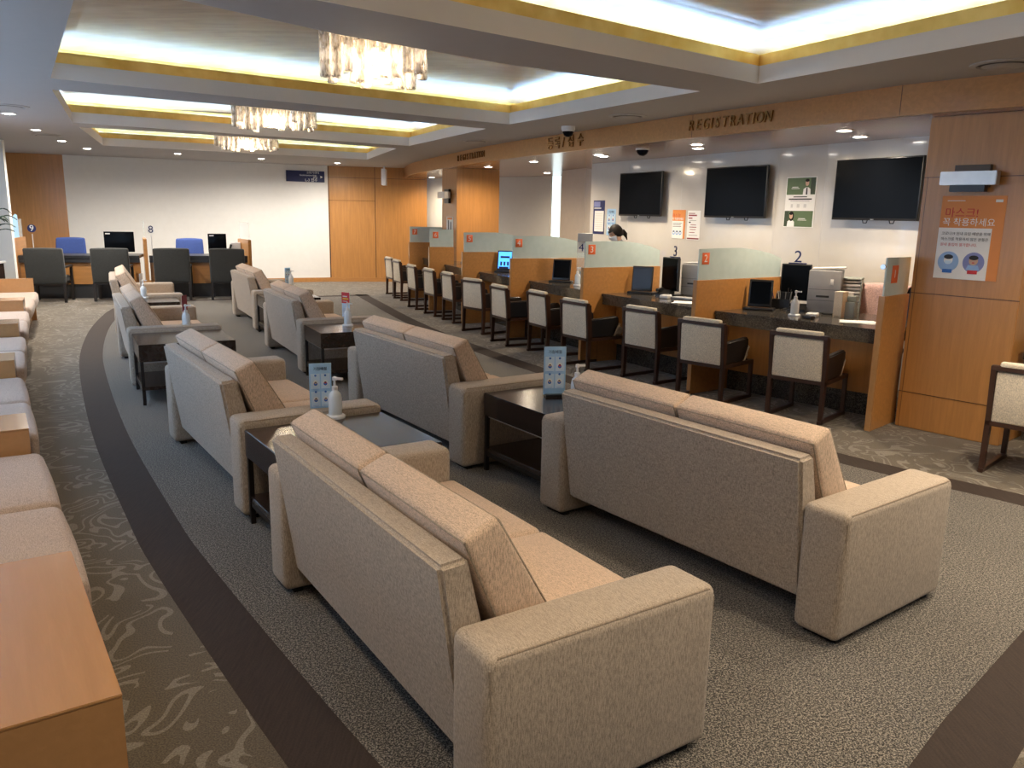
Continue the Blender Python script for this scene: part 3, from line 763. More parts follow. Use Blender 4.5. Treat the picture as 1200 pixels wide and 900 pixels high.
monitor(on_counter(3, .95, .85), (-.95, -.3), .32, .36, .10, 'narrow-looking dark monitor on the counter by the grey box', matl='monitor_back')
# the 4 sign: grey box on a clear pole
q = on_counter(3, .70, .72); e = empty('counter_sign', 'clear stand with a blue 4 card under a small grey box', 'sign', mat=orient(q, (-.1, -.99)))
m = MB(); m.rbox(-.11, .11, 0, .012, -.07, .07, r=.004, n=2); m.build('base', 'grey_plastic', e)
m = MB(); m.box(-.10, .10, .012, .56, -.004, .0); m.build('acrylic_sheet', 'clear_glass', e)
m = MB(); m.rbox(-.095, .10, .55, .66, -.05, .05, r=.006, n=2); m.build('grey_box', 'grey_plastic', e)
m = MB(); m.box(-.09, .10, .41, .54, .0005, .002); m.build('card', 'paper_grey', e); text_part('4', .14, 'navy', e, -.045, .47, z=.0025)
def printer(loc, face, w, h, d, label, ext=True):
    e = empty('printer', label, 'printer', mat=orient(loc, face))
    m = MB(); m.rbox(-w/2, w/2, 0, h, -d, 0, r=.012, n=2); m.build('casing', 'grey_plastic', e)
    m = MB(); m.box(-w/2+.004, w/2-.004, h*.545, h*.552, -.01, .001); m.box(-w/2+.004, w/2-.004, h*.285, h*.292, -.01, .001); m.build('drawer_gap', 'ink', e)
    m = MB(); m.rbox(-.07, .05, h*.36, h*.41, -.004, .002, r=.002, n=1); m.build('handle_recess', 'black_plastic', e)
    m = MB(); m.rbox(.05, .08, h*.66, h*.80, 0, .004, r=.002, n=1); m.build('sticker', 'paper', e)
    m = MB(); m.box(-w/2+.02, w/2+.02, h, h+.012, -d+.03, -.02, T=lambda q: Vector((q.x, q.y+(q.x+w/2)*.06, q.z))); m.build('paper_stack', 'paper_grey', e)
    return e
printer(on_counter(1, .74, 1.05), (-.44, -.9), .30, .41, .28, 'grey drawer-fronted printer on the nearest counter')
printer(on_counter(2, .60, 1.12), (-.55, -.83), .30, .36, .22, 'grey printer on the counter behind panel 2')
def tray():
    q = on_counter(1, .86, 1.30); e = empty('file_tray', 'grey stack of thin file trays beside the printer', 'file tray', mat=orient(q, (-.45, -.89)))
    m = MB(); w, h = .24, .33
    m.box(-w/2, -w/2+.01, 0, h, -.28, 0); m.box(w/2-.01, w/2, 0, h, -.28, 0); m.box(-w/2, w/2, 0, h, -.28, -.27); m.box(-w/2, w/2, h-.01, h, -.28, 0); m.build('casing', 'green_grey_plastic', e)
    for i in range(9): 
        m = MB(); m.rbox(-w/2+.012, w/2-.012, .006+i*.035, .03+i*.035, -.26, -.004, r=.002, n=1); m.build('drawer', 'paper_grey' if i % 2 else 'grey_plastic', e)
tray()
q = on_counter(1, .99, .84); e = empty('card_box', 'upright pale cardboard box on the nearest counter in front of the trays', 'box', mat=orient(q, (-.7, -.7)))
m = MB(); m.box(-.04, .04, 0, .235, -.12, 0); m.build('box_body', 'cream_fabric', e, bevel=.002)
q = on_counter(1, 1.05, .92); e = empty('desk_caddy', 'green-grey plastic caddy holding papers beside the cardboard box', 'caddy', mat=orient(q, (-.6, -.8)))
m = MB(); m.box(-.06, .06, 0, .14, -.12, -.0); m.box(-.06, .06, .145, .19, -.12, -.03); m.build('caddy_body', 'green_grey_plastic', e, bevel=.006)
m = MB(); m.box(-.045, .02, .19, .225, -.09, -.06); m.build('papers', 'paper', e)
bottle(on_counter(1, .71, .57), -.6, 'white pump bottle on the nearest counter, in front of the black monitor')
bottle(on_counter(3, .88, .52), -.2, 'white pump bottle beside the dark tablet between panels 3 and 4')
def clutter(k, s, nn, label, n_=12):
    q = on_counter(k, s, nn); e = empty('desk_organizer', label, 'organizer', mat=orient(q, (-.5, -.85))); rr = random.Random(k)
    m = MB(); m.box(-.09, .09, 0, .10, -.07, 0); m.box(-.04, .09, .10, .17, -.07, -.03); m.build('cup', 'black_plastic', e, bevel=.006)
    for i in range(n_):
        x = -.08 + .16*rr.random(); z = -.06 + .05*rr.random(); m = MB(); m.tube([(x, .05, z), (x+.05*(rr.random()-.5), .15+.07*rr.random(), z+.04*(rr.random()-.5))], .0045, 6); m.build('pen', rr.choice(['black_plastic', 'white_plastic', 'navy', 'silver', 'black_plastic']), e)
clutter(1, .33, .98, 'black pen organizer full of pens beside the nearest tablet')
clutter(3, .66, .70, 'black pen organizer with cables beside the dark leaning tablet', 8)
def phone(k, s, nn, label):
    q = on_counter(k, s, nn); e = empty('telephone', label, 'telephone', mat=orient(q, (-.5, -.85)))
    m = MB(); m.prism([(0, 0), (.18, 0), (.18, .07), (0, .025)], -.08, .08, T=lambda v: Vector((v.z, v.y, -v.x))); m.build('base', 'black_plastic', e, bevel=.006)
    m = MB(); m.rbox(-.075, -.03, .05, .085, -.18, .0, r=.014, n=3); m.build('handset', 'black_plastic', e)
    m = MB(); m.tube([(-.05, .04, 0), (-.11, .02, .03), (-.15, .01, -.03), (-.12, .02, -.10)], .006, 6); m.build('cord', 'black_plastic', e)
phone(2, .50, .74, 'black telephone beside the sideways monitor under numeral 3')
phone(1, .56, .88, 'black telephone tucked behind the pen organizer on the nearest counter')
def card_reader(k, s, nn, label, tip=None):
    q = on_counter(k, s, nn); e = empty('card_reader', label, 'card reader', mat=orient(q, (-.5, -.85)))
    m = MB(); m.rbox(-.05, .05, 0, .04, -.09, .05, r=.012, n=2); m.build('casing', 'white_plastic', e)
    m = MB(); m.box(-.035, .035, .0405, .042, -.06, .0); m.build('keypad', 'grey_plastic', e)
card_reader(1, .86, .62, 'white card reader right of the pump bottle on the nearest counter')
card_reader(2, .70, .62, 'white card reader below the sideways monitor')
q = on_counter(1, .90, .92); e = empty('marker_pen', 'black marker with a red cap lying on the granite', 'pen', mat=orient(q + Vector((0, 0, .011)), (-.5, -.85)))
m = MB(); m.tube([(-.09, 0, .0), (.06, 0, .0)], .010, 8); m.build('barrel', 'black_plastic', e); m = MB(); m.tube([(.06, 0, 0), (.11, 0, 0)], .0105, 8); m.build('cap', 'red', e)
def sheets(k, s, nn, w, d, label, rot=0.2):
    q = on_counter(k, s, nn); m = MB()
    for i in range(4): m.box(-w/2, w/2, -d/2, d/2, .001+i*.0012, .0019+i*.0012, T=Matrix.Rotation(i*.12, 4, 'Z'))
    o = m.build('paper_sheets', 'paper', loc=q, rotz=rot - .75); tag(o, label, 'paper')
sheets(1, 1.30, .62, .30, .21, 'loose white sheets lying at the front of the nearest counter')
sheets(2, 1.18, .55, .34, .24, 'white papers on the counter left of panel 2')
q = on_counter(2, .92, .78); m = MB(); m.rbox(-.20, .20, -.07, .07, 0, .022, r=.006, n=2); m.build('keyboard', 'grey_plastic', loc=q, rotz=-.7); tag(bpy.data.objects['keyboard'], 'grey keyboard beside the telephone between panels 2 and 3', 'keyboard')
q = on_counter(1, .90, .48); m = MB(); m.rbox(-.035, .035, -.055, .055, 0, .03, r=.015, n=3); tag(m.build('computer_mouse', 'black_plastic', loc=q, rotz=.5), 'black mouse at the granite edge right of the pump bottle', 'mouse')
# staff chair with pink cloth behind counter one
def staff_chair(loc, rz, label, matl, cloth=False, z=.55, group=None):
    e = empty('office_chair', label, 'office chair', loc, rz, group)
    m = MB(); m.lathe([(.028, .06), (.028, .42)], n=12); m.build('gas_column', 'chrome', e)
    m = MB()
    for i in range(5):
        a = 2*PI*i/5; m.tube([(0, 0, .09), (.28*math.cos(a), .28*math.sin(a), .05)], [.03, .018], 8)
    m.build('star_base', 'black_plastic', e)
    for i in range(5):
        a = 2*PI*i/5; m = MB(); m.lathe([(.025, -.012), (.025, .012)], T=Matrix.Translation((.28*math.cos(a), .28*math.sin(a), .026)) @ Matrix.Rotation(a, 4, 'Z') @ Matrix.Rotation(PI/2, 4, 'X'), n=12); m.build('caster', 'black_rubber', e)
    m = MB(); m.rbox(-.25, .25, -.24, .24, .42, .50, r=.035, bulge=.01); m.build('seat', matl, e)
    m = MB(); m.rbox(-.27, .27, .22, .28, .56, 1.06, r=.028, bulge=.012, T=lambda q: Vector((q.x*(1-.12*max(0, (q.z-.7))), q.y+(q.z-.56)*.12-.6*q.x*q.x, q.z))); m.build('backrest', matl, e)
    m = MB(); m.tube([(0, .1, .43), (0, .27, .47), (0, .29, .70)], .018, 8); m.build('back_stem', 'black_plastic', e)
    if cloth: pass
    return e
sc_loc = Vector((3.45, 7.72, 0))
staff_chair((sc_loc.x, sc_loc.y, 0), -.80, 'black office chair behind the nearest counter with a pink shawl over it', 'black_leather')
m = MB(); V = []; F = []; na, nb = 16, 18
for i in range(na+1):
    for j_ in range(nb+1):
        u_, v_ = i/na, j_/nb; x = -.29 + .50*u_; fl = .46*(1-u_)**.7 + .05; bl = .25; w_ = (v_*(fl+.08+bl)) - fl     # w_<0 hangs in front, 0..0.08 over the top edge
        zt = 1.082 - .25*x*x; wob = .006*math.sin(17*u_+6*v_)
        def yf(z): return .22 + (z-.56)*.12 - .6*x*x
        if w_ < 0: z = zt + w_*.97; y = yf(z) - .030 + wob
        elif w_ < .08: z = zt + .008*math.sin(w_/.08*PI); y = yf(zt) - .03 + w_/.08*.125
        else: z = zt - (w_-.08); y = yf(z) + .095 + wob
        V.append((x + .02*math.sin(5*v_), y, z))
for i in range(na):
    for j_ in range(nb): q0 = i*(nb+1)+j_; F.append((q0, q0+1, q0+nb+2, q0+nb+1))
m.add(V, F); sh = m.build('pink_shawl', 'pink_fabric', loc=(sc_loc.x, sc_loc.y, 0), rotz=-.80, angle=80); tag(sh, 'pink shawl draped over the black office chair behind the nearest counter', 'shawl')
md = sh.modifiers.new('thickness', 'SOLIDIFY'); md.thickness = .012

# ------------------------------------------------------------------ wall things: televisions, posters
def wall_mat(s, z, outd=0.): return face_mat(WP + WD*s + WN*outd + Vector((0, 0, z)), WD)
for s0, s1, lab, yaw in ((-1.945, -.925, 'black wall television nearest the far end, above the masked clerk', .0), (-.01, 1.065, 'middle black wall television, above panel 2', 0), (2.055, 3.085, 'black wall television next to the wooden pillar', 0)):
    w = s1-s0; e = empty('television', lab, 'television', group='televisions on the white wall', mat=wall_mat((s0+s1)/2, 1.998, .11))
    m = MB(); m.rbox(-w/2, w/2, -.308, .308, -.035, .0, r=.008, n=2); m.build('casing', 'black_plastic', e)
    m = MB(); m.box(-w/2+.014, w/2-.014, -.285, .294, .0, .0015); m.build('screen', 'screen_black', e)
    m = MB(); m.box(-.20, .20, -.18, .18, -.108, -.036); m.build('wall_bracket', 'black_plastic', e)
    m = MB(); m.box(-.02, .02, -.302, -.296, .0, .002); m.build('badge', 'silver', e)
    m = MB()
    for x in (-.10, .22): m.tube([(x-.03, -.305, -.02), (x-.02, -.335, -.02), (x+.02, -.335, -.02), (x+.03, -.305, -.02)], .006, 6)
    m.build('speaker_loop', 'black_plastic', e)
def poster(name, label, mat4, w, h, base):
    e = empty(name, label, 'poster', mat=mat4); m = MB(); m.box(-w/2, w/2, -h/2, h/2, .0, .003); m.build('sheet', base, e); return e
def lines(e, rects, matl, z=.003, name='lettering'):
    m = MB()
    for x0, x1, y0, y1 in rects: m.box(x0, x1, y0, y1, z, z+.001)
    return m.build(name, matl, e)
e = poster('poster', 'tall navy poster with a white sheet, behind the masked clerk', wall_mat(-2.64, 1.66, .001), .32, .52, 'navy')
lines(e, [(-.12, .14, -.22, .10)], 'paper', name='white_sheet'); lines(e, [(-.10, .11, y, y+.006) for y in (-.18, -.15, -.12, -.08, -.05, -.02, .02, .05)], 'paper_grey', .004); lines(e, [(-.15, .03, .16, .24)], 'icon_violet', name='picture'); lines(e, [(-.14, .06, .13, .15)], 'paper_grey')
e = empty('poster', 'pale blue pictogram poster on the wall above the masked clerk', 'poster', mat=wall_mat(-2.29, 1.77-.38, .004)); icon_card(e, .24, .40, '기침예절')
e = poster('poster', 'small orange and white poster on the wall between two televisions', wall_mat(-.643, 1.59, .001), .275, .385, 'orange')
lines(e, [(-.1375, .10, -.1925, .045)], 'paper', name='white_field'); text_part('마스크!', .055, 'red_ink', e, -.05, .115, z=.0035); text_part('꼭 착용하세요', .042, 'paper', e, -.02, .07, z=.0035)
lines(e, [(-.12, .07, .01, .016), (-.12, .05, -.012, -.006), (-.12, .06, -.034, -.028)], 'ink', .0042)
for x in (-.095, -.025, .045):
    m = MB(); m.mat(0).disc(x, -.115, .030, .004, .0048); m.mat(1).disc(x, -.11, .017, .0048, .0055); m.mat(2).disc(x, -.098, .017, .0055, .006, ry=.009); m.build('pictogram', ['icon_mid', 'paper', 'ink'], e)
e = poster('poster', 'white notice with maroon writing and a maroon foot band', wall_mat(-.328, 1.583, .001), .262, .385, 'paper')
lines(e, [(-.11, .02, .150, .160), (-.11, .06, .12, .138), (-.11, -.03, .085, .10), (-.06, .05, .0, .008), (-.08, .06, -.03, -.02), (-.07, .05, -.06, -.052), (-.08, .03, -.10, -.092)], 'maroon'); lines(e, [(-.12, .12, -.185, -.168)], 'maroon', name='foot_band'); lines(e, [(-.09, .09, -.135, -.13), (-.09, .05, .06, .064), (-.1, -.06, .03, .045)], 'ink')
# framed photo panel with two portraits
e = poster('portrait_panel', 'white panel with two green portrait photographs beside the last television', wall_mat(1.493, 1.876, .001), .44, .56, 'paper')
def portrait(e, x0, x1, y0, y1, px, hairlong, dark):
    lines(e, [(x0, x1, y0, y1)], 'green_photo', name='photo'); lines(e, [dark], 'green_dark', .0036, 'photo_dark_strip')  # printed green ground with a darker strip at one side
    m = MB(); h = y1-y0; cy = y0
    m.mat(0).prism([(px-.055, cy), (px+.055, cy), (px+.05, cy+h*.32), (px+.02, cy+h*.42), (px-.02, cy+h*.42), (px-.05, cy+h*.32)], .0046, .0056)
    m.mat(1).disc(px, cy+h*.68, .026, .0066, .0074, ry=.034)
    if hairlong: m.mat(2).disc(px+.004, cy+h*.66, .037, .0046, .0064, ry=.055)
    else: m.mat(3).prism([(px-.012, cy), (px+.012, cy), (px+.008, cy+h*.4), (px-.008, cy+h*.4)], .0056, .0062)
    m.mat(2).disc(px, cy+h*.83, .028, .0074, .008, ry=.017)
    m.build('portrait', ['paper', 'skin', 'hair', 'ink'], e)
portrait(e, -.21, .21, .085, .272, .09, False, (.14, .205, .09, .268)); portrait(e, -.215, .205, -.272, -.095, -.11, True, (-.21, -.15, -.268, -.1))
lines(e, [(-.10, .10, .055, .066), (-.17, .17, .028, .042), (-.14, .14, .012, .015)], 'ink'); lines(e, [(-.13, -.10, -.06, -.02), (-.04, .0, -.06, -.02), (.06, .10, -.06, -.02)], 'paper_grey'); lines(e, [(-.13, -.04, .165, .172), (-.14, -.02, .15, .156), (.0, .10, -.185, -.178), (-.01, .12, -.2, -.195)], 'paper', .0036)
# mask poster and fixture on the near pillar
cm = lambda x, z, o_=.001: face_mat(CN + CR*x + Vector((0, 0, z)) - CB*o_, CR)
e = poster('mask_poster', 'large orange mask poster with two round faces on the wooden pillar', cm(.392, 1.57), .46, .635, 'orange')
lines(e, [(-.23, .155, -.3175, .075)], 'paper', name='white_field')
text_part('마스크!', .082, 'red_ink', e, -.20, .185, z=.0035, align='LEFT'); text_part('꼭 착용하세요', .066, 'paper', e, -.21, .115, z=.0035, align='LEFT')
text_part('코로나19 원내 유입 예방을 위해', .027, 'ink', e, -.205, .03, z=.0045, align='LEFT'); text_part('마스크를 착용하지 않은 분들은', .027, 'ink', e, -.205, -.012, z=.0045, align='LEFT'); text_part('원내 출입이 불가합니다.', .027, 'red_ink', e, -.205, -.055, z=.0045, align='LEFT')
lines(e, [(-.19, -.06, .278, .283), (.155, .205, .270, .29)], 'paper', .0032)
for x, bgm, bar in ((-.13, 'icon_mid', 'icon_blue'), (.055, 'icon_violet', 'red')):
    m = MB(); m.mat(0).disc(x, -.185, .078, .0042, .0048, 32); m.mat(1).prism([(x-.05, -.243), (x+.05, -.243), (x+.036, -.205), (x-.036, -.205)], .0048, .0052); m.mat(2).disc(x, -.172, .033, .0052, .0058); m.mat(3).disc(x, -.148, .034, .0058, .0064, ry=.018)
    if bar == 'icon_blue': m.mat(4).prism([(x-.026, -.178), (x+.026, -.178), (x+.018, -.203), (x-.018, -.203)], .0064, .007)
    else: m.mat(5).disc(x, -.186, .010, .0064, .007, ry=.004)
    m.build('pictogram', [bgm, 'icon_mid', 'paper' if bar == 'icon_blue' else 'skin', 'ink', 'sky_pale', 'red'], e)
    m = MB(); m.rbox(x-.036, x+.036, -.272, -.244, .0048, .0068, r=.0009, n=1); m.build('caption_badge', bar, e)
e = empty('wall_fixture', 'silver and black box fixture on the pillar above the mask poster', 'wall fixture', mat=cm(.368, 1.99, .0))  # box fixture of unknown kind, gives no light
m = MB(); m.box(-.125, .125, -.04, .125, .001, .05); m.build('back_plate', 'dark_bronze', e)
m = MB(); m.box(-.20, .20, -.025, .075, .04, .12); m.build('silver_band', 'silver', e, bevel=.004)
m = MB(); m.box(-.13, .12, -.075, -.026, .03, .10); m.build('lower_unit', 'black_plastic', e, bevel=.003)
# same fixture and a narrow notice on the far pillar
fmx = lambda x, z, o_=.0: face_mat(FN + FR*x + Vector((0, 0, z)) - FB*o_, FR)
e = empty('wall_fixture', 'small silver fixture jutting from the far wooden pillar', 'wall fixture', mat=fmx(.38, 1.99))
m = MB(); m.box(-.12, .12, -.13, .13, .001, .05); m.build('back_plate', 'black_plastic', e)
m = MB(); m.box(-.20, .20, -.04, .08, .04, .16); m.build('silver_band', 'silver', e, bevel=.004)
e = poster('poster', 'narrow white notice on the front of the far wooden pillar', fmx(.45, 1.40), .36, .42, 'paper'); lines(e, [(-.1, -.05, -.15, .15), (.03, .08, -.1, .12)], 'ink'); lines(e, [(-.14, .14, .16, .20)], 'orange')
# ------------------------------------------------------------------ far desk 8/9
dA, dB = Vector((-9.15, 14.62, 0)), Vector((-4.98, 15.98, 0)); dU = (dB-dA).normalized(); dN = Vector((-dU.y, dU.x, 0)); DL = (dB-dA).length
TD = face_mat(dA, dU)                                # x along the desk, y up, z toward the hall
e = empty('service_desk', 'long far service desk with dark top and maple front, signs 8 and 9', 'desk', mat=TD)
for xa, xb in ((.20, 2.20), (2.37, DL-.24)):
    m = MB(); m.box(xa, xb, .74, .79, -.75, .06); m.box(xa, xb, .66, .739, -.02, .04); m.build('desk_top', 'monitor_back', e, bevel=.004)
    m = MB(); m.box(xa, xb, .26, .66, -.06, -.02); m.build('front_panel', 'maple_flat', e)
    m = MB(); m.box(xa, xb, 0, .26, -.10, -.05); m.build('plinth', 'monitor_back', e)
def desk_div(x, label, sheet=None, ang=0.):
    e = empty('desk_divider', label, 'divider', group='dividers on the far desk', mat=TD @ Matrix.Translation((x, 0, .15)) @ Matrix.Rotation(ang, 4, 'Y'))
    m = MB(); m.box(-.03, .03, 0, 1.10, -.80, .0); m.build('panel', 'maple', e, bevel=.003)
    m = MB(); m.box(-.006, .006, 1.10, 1.43, -.72, -.03); m.build('glass_screen', 'clear_glass', e)
    if sheet:
        m = MB(); m.prism([(-.36, 1.06), (.0, 1.06), (.0, 1.42), (-.09, 1.49), (-.22, 1.52), (-.36, 1.50)], .007, .010, T=lambda q: Vector((q.z, q.y, q.x-.1))); m.build('blue_sheet', 'sky_card', e)
    return e
desk_div(.16, 'left end divider of the far desk with a bright blue sheet on its glass', True, .0)
desk_div(2.33, 'middle divider of the far desk, thin and seen edge-on under numeral 8', ang=.13)
desk_div(DL-.20, 'last divider of the far desk with a clear glass pane, by the bare white wall', ang=.25)
for x, dg, lab, ro in ((.44, '9', 'round blue 9 sign at the left end of the far desk', True), (2.42, '8', 'dark blue 8 sign standing at the middle of the far desk', False)):
    e = empty('number_sign', lab, 'sign', mat=TD @ Matrix.Translation((x, .79, -.05)))
    m = MB(); m.box(-.006, .006, 0, .38, -.006, .0); m.box(-.05, .05, 0, .01, -.05, .05); m.build('post', 'white_plastic', e)
    m = MB(); m.disc(0, .48, .072, -.006, .0) ; m.build('disc', 'navy' if ro else 'paper', e)
    text_part(dg, .19 if not ro else .15, 'paper' if ro else 'navy', e, 0, .48, z=.001, name='numeral')
# desk monitors, blue chairs
for x, w, h, lab in ((1.83, .52, .38, 'black monitor with a white sticker on the far desk, left of numeral 8'), (3.58, .34, .36, 'smaller black monitor at the last seat of the far desk')):
    e = empty('monitor', lab, 'monitor', mat=TD @ Matrix.Translation((x, .79, -.30)))
    m = MB(); m.rbox(-w/2, w/2, .05, .05+h, -.03, .0, r=.008, n=2); m.build('display', 'screen_black', e)
    m = MB(); m.box(-w/2+.03, -w/2+.11, h-.0, h+.022, .0, .002); m.build('sticker', 'paper', e)
    m = MB(); m.box(-.03, .03, 0, .2, -.06, -.031); m.rbox(-.12, .12, 0, .014, -.13, .05, r=.005, n=2); m.build('stand', 'black_plastic', e)
q = TD @ Vector((3.78, .79, -.25)); e = empty('desk_scanner', 'pale grey upright device right of the smaller far monitor', 'device', mat=TD @ Matrix.Translation((3.92, .79, -.35)))
m = MB(); m.rbox(-.09, .09, 0, .24, -.12, 0, r=.01, n=2); m.build('casing', 'white_plastic', e); m = MB(); m.box(-.16, -.12, .0, .17, .0, .03, T=Matrix.Rotation(-.3, 4, 'Z')); m.build('handset', 'black_plastic', e)
for x, lab in ((.80, 'blue office chair behind the far desk at numeral 9'), (3.0, 'blue office chair behind the far desk between numeral 8 and the small monitor')):
    q = TD @ Vector((x, 0, -1.15)); staff_chair((q.x, q.y, 0), math.atan2(dU.y, dU.x), lab, 'blue_fabric', group='blue office chairs at the far desk')
# black visitor chairs
def visitor_chair(label):
    e = empty('visitor_chair', label, 'chair', group='black visitor chairs at the far desk')
    w = .62
    for x in (-w/2, w/2-.045):
        m = MB(); m.prism([(0, 0), (.04, 0), (.05, .35), (.02, .35)], x, x+.045, T=lambda q: Vector((q.z, q.x, q.y))); m.build('rear_leg', 'dark_wood_leg', e)
        m = MB(); m.box(x, x+.045, .50, .545, 0, .60); m.build('front_leg', 'dark_wood_leg', e)
        m = MB(); m.rbox(x-.005, x+.05, .05, .56, .60, .64, r=.015, n=2); m.build('armrest', 'dark_wood_leg', e)
    m = MB(); m.rbox(-w/2+.0, w/2-.0, -.02, .07, .33, .95, r=.025, bulge=.01, T=lambda q: Vector((q.x, q.y-(q.z-.35)*.10+.03, q.z))); m.build('backrest', 'charcoal_fabric', e)
    m = MB(); m.box(-w/2+.05, w/2-.05, .03, .53, .30, .34); m.build('seat_frame', 'dark_wood_leg', e)
    m = MB(); m.rbox(-w/2+.05, w/2-.05, .05, .56, .34, .45, r=.03, bulge=.01); m.build('seat_cushion', 'charcoal_fabric', e)
    return e
vp = None
rz = math.atan2(dU.y, dU.x)
for (x, y, lab, dr) in ((-8.21, 14.16, 'black visitor chair at the left end of the far desk, below numeral 9', .06), (-7.25, 14.55, 'black visitor chair below the stickered monitor, behind a sofa cushion', 0), (-6.31, 14.95, 'black visitor chair right of the middle desk divider', 0), (-5.37, 15.18, 'black visitor chair below the smaller far monitor', 0)):
    if vp is None: vp = visitor_chair(lab); vp.location = (x, y, 0); vp.rotation_euler = (0, 0, rz-dr)
    else: dup(vp, (x, y, 0), rz-dr, lab)
# hanging blue sign on the back wall
bw_d = (Vector((*bw[2], 0))-Vector((*bw[1], 0))).normalized(); 
def backwall(s, z, o_): q = Vector((*bw[2], 0)) - bw_d*s; return face_mat(q + Vector((bw_d.y, -bw_d.x, 0))*o_ + Vector((0, 0, z)), bw_d)
e = empty('direction_sign', 'navy direction sign with white lettering high on the white wall', 'sign', mat=backwall(.52, 2.455, .01))
m = MB(); m.box(-.44, .44, -.125, .125, 0, .03); m.build('board', 'navy_sign', e, bevel=.003)
text_part('소화기센터', .065, 'paper', e, .17, .085, z=.031); text_part('Gastroenterology', .055, 'paper', e, .06, .025, z=.031); text_part('수납', .06, 'paper', e, .22, -.03, z=.031); text_part('L-3 접수', .085, 'paper', e, .13, -.088, z=.031); text_part('▶', .07, 'paper', e, .37, -.01, z=.031)
# small hanging thing beside the fascia's far end
q = Vector((-3.05, 19.2, 0)); e = empty('hanging_sign', 'thin white hanging sign seen edge-on by the far fascia end', 'sign', (q.x, q.y, 0), .1)
m = MB(); m.box(-.05, .05, -.25, .25, 2.28, 2.64); m.build('board', 'white_plastic', e, bevel=.004); m = MB(); m.box(-.02, .02, -.02, .02, 2.64, ZC); m.build('hanger', 'silver', e)
# cabinet and plant at the far left
e = empty('cabinet', 'dark cabinet with a pale top at the left picture edge', 'cabinet', (-8.05, 12.3, 0), .12)
m = MB(); m.box(-1.1, .05, 0, .5, .06, .78); m.build('carcass', 'espresso', e, bevel=.004); m = MB(); m.box(-1.12, .07, -.02, .52, .78, .81); m.build('top', 'paper_grey', e, bevel=.003); m = MB(); m.box(-1.08, .03, .02, .48, 0, .06); m.build('plinth', 'black_plastic', e)
e = empty('potted_plant', 'dark green leafy plant reaching in at the left picture edge', 'plant', (-8.22, 12.5, .812))
m = MB(); m.lathe([(.09, 0), (.13, .22), (.135, .24), (.12, .24), (.11, .2)]); m.build('pot', 'pot', e)
rr = random.Random(3)
for i in range(26):
    a = rr.random()*2*PI; l = .30+.28*rr.random(); up = .35+.5*rr.random(); m = MB(); V = []; F = []; c_, s_ = math.cos(a), math.sin(a); N_ = 8
    for j_ in range(N_+1):
        t = j_/N_; r_ = .03+l*t; z = .22 + up*math.sin(t*2.1)*.75; w_ = .06*math.sin(PI*min(1, t*.9+.08)); V += [(r_*c_-w_*s_, r_*s_+w_*c_, z+.012), (r_*c_, r_*s_, z), (r_*c_+w_*s_, r_*s_-w_*c_, z+.012)]
    for j_ in range(N_):
        b_ = j_*3; F += [(b_, b_+1, b_+4, b_+3), (b_+1, b_+2, b_+5, b_+4)]
    m.add(V, F); lf = m.build('leaf', 'leaf', e, angle=80); md = lf.modifiers.new('t', 'SOLIDIFY'); md.thickness = .002

# ------------------------------------------------------------------ benches by the window wall
BF = [Vector((-.917, 1.723, 0)), Vector((-1.477, 2.534, 0)), Vector((-2.509, 4.038, 0)), Vector((-2.732, 4.37, 0)), Vector((-3.723, 5.906, 0)), Vector((-4.843, 7.806, 0)), Vector((-5.96, 9.749, 0)), Vector((-7.12, 11.95, 0))]
def bench_frame(p, q): d = (q-p).normalized(); return face_mat(p, -d), (q-p).length   # x runs back toward p; y up; z toward the aisle
def arm_box(p, q, label, h=.55, depth=.78):
    d = (q-p).normalized(); L = (q-p).length; ang = math.atan2(d.y, d.x)
    e = empty('bench_table', label, 'table', (p.x, p.y, 0), ang, 'maple box tables of the window bench')
    m = MB(); m.box(0, L, 0, depth, .0, h-.008); m.build('box_body', 'maple_bench', e, bevel=.002)
    m = MB(); m.box(-.001, L+.001, -.001, depth, h-.0075, h); m.build('table_top', 'maple_bench', e, bevel=.002)
def bench_seat(p, q, label, ncush=2, depth=.80):
    d = (q-p).normalized(); L = (q-p).length; ang = math.atan2(d.y, d.x)
    e = empty('padded_bench', label, 'bench', (p.x, p.y, 0), ang, 'upholstered seats of the window bench')
    m = MB(); m.box(.01, L-.01, .05, depth, .0, .25); m.build('plinth', 'maple_bench', e)
    for k in range(ncush):
        w = L/ncush; m = MB(); m.rbox(k*w+.008, (k+1)*w-.008, -.05, depth-.2, .252, .425, r=.045, bulge=.012); m.build('seat_cushion', 'bench_fabric', e)
        m = MB(); m.rbox(k*w+.008, (k+1)*w-.008, depth-.21, depth-.02, .40, .80, r=.04, bulge=.015); m.build('back_cushion', 'bench_fabric', e)
arm_box(BF[0], BF[1], 'big maple box table at the near corner, glossy top')
bench_seat(BF[1], BF[2], 'pink-beige two-cushion bench seat between the big and the second maple box')
def arm_at(p, nxt, L=.38): d = (nxt-p).normalized(); return p, p + d*L
ends = [BF[2], BF[4], BF[5], BF[6]]
labs = ['second maple box table of the window bench, counting from the big one', 'third maple box table of the window bench, counting from the big one', 'fourth maple box table of the window bench, beside a narrow white cushion', 'fifth maple box table of the window bench, just before the end panel']
slabs = ['bench seat between the second and third maple boxes', 'bench seat between the third and fourth maple boxes', 'bench seat between the fourth and fifth maple boxes', 'farthest bench seat, against the maple end panel']
for i, p in enumerate(ends):
    nx = ends[i+1] if i < 3 else BF[7]
    a0, a1 = arm_at(p, nx); arm_box(a0, a1, labs[i]); bench_seat(a1, nx, slabs[i], 2)
d = (BF[7]-BF[6]).normalized(); arm_box(BF[7] + d*.002, BF[7]+d*.09, 'maple end panel closing the window bench by the dark cabinet', .62)

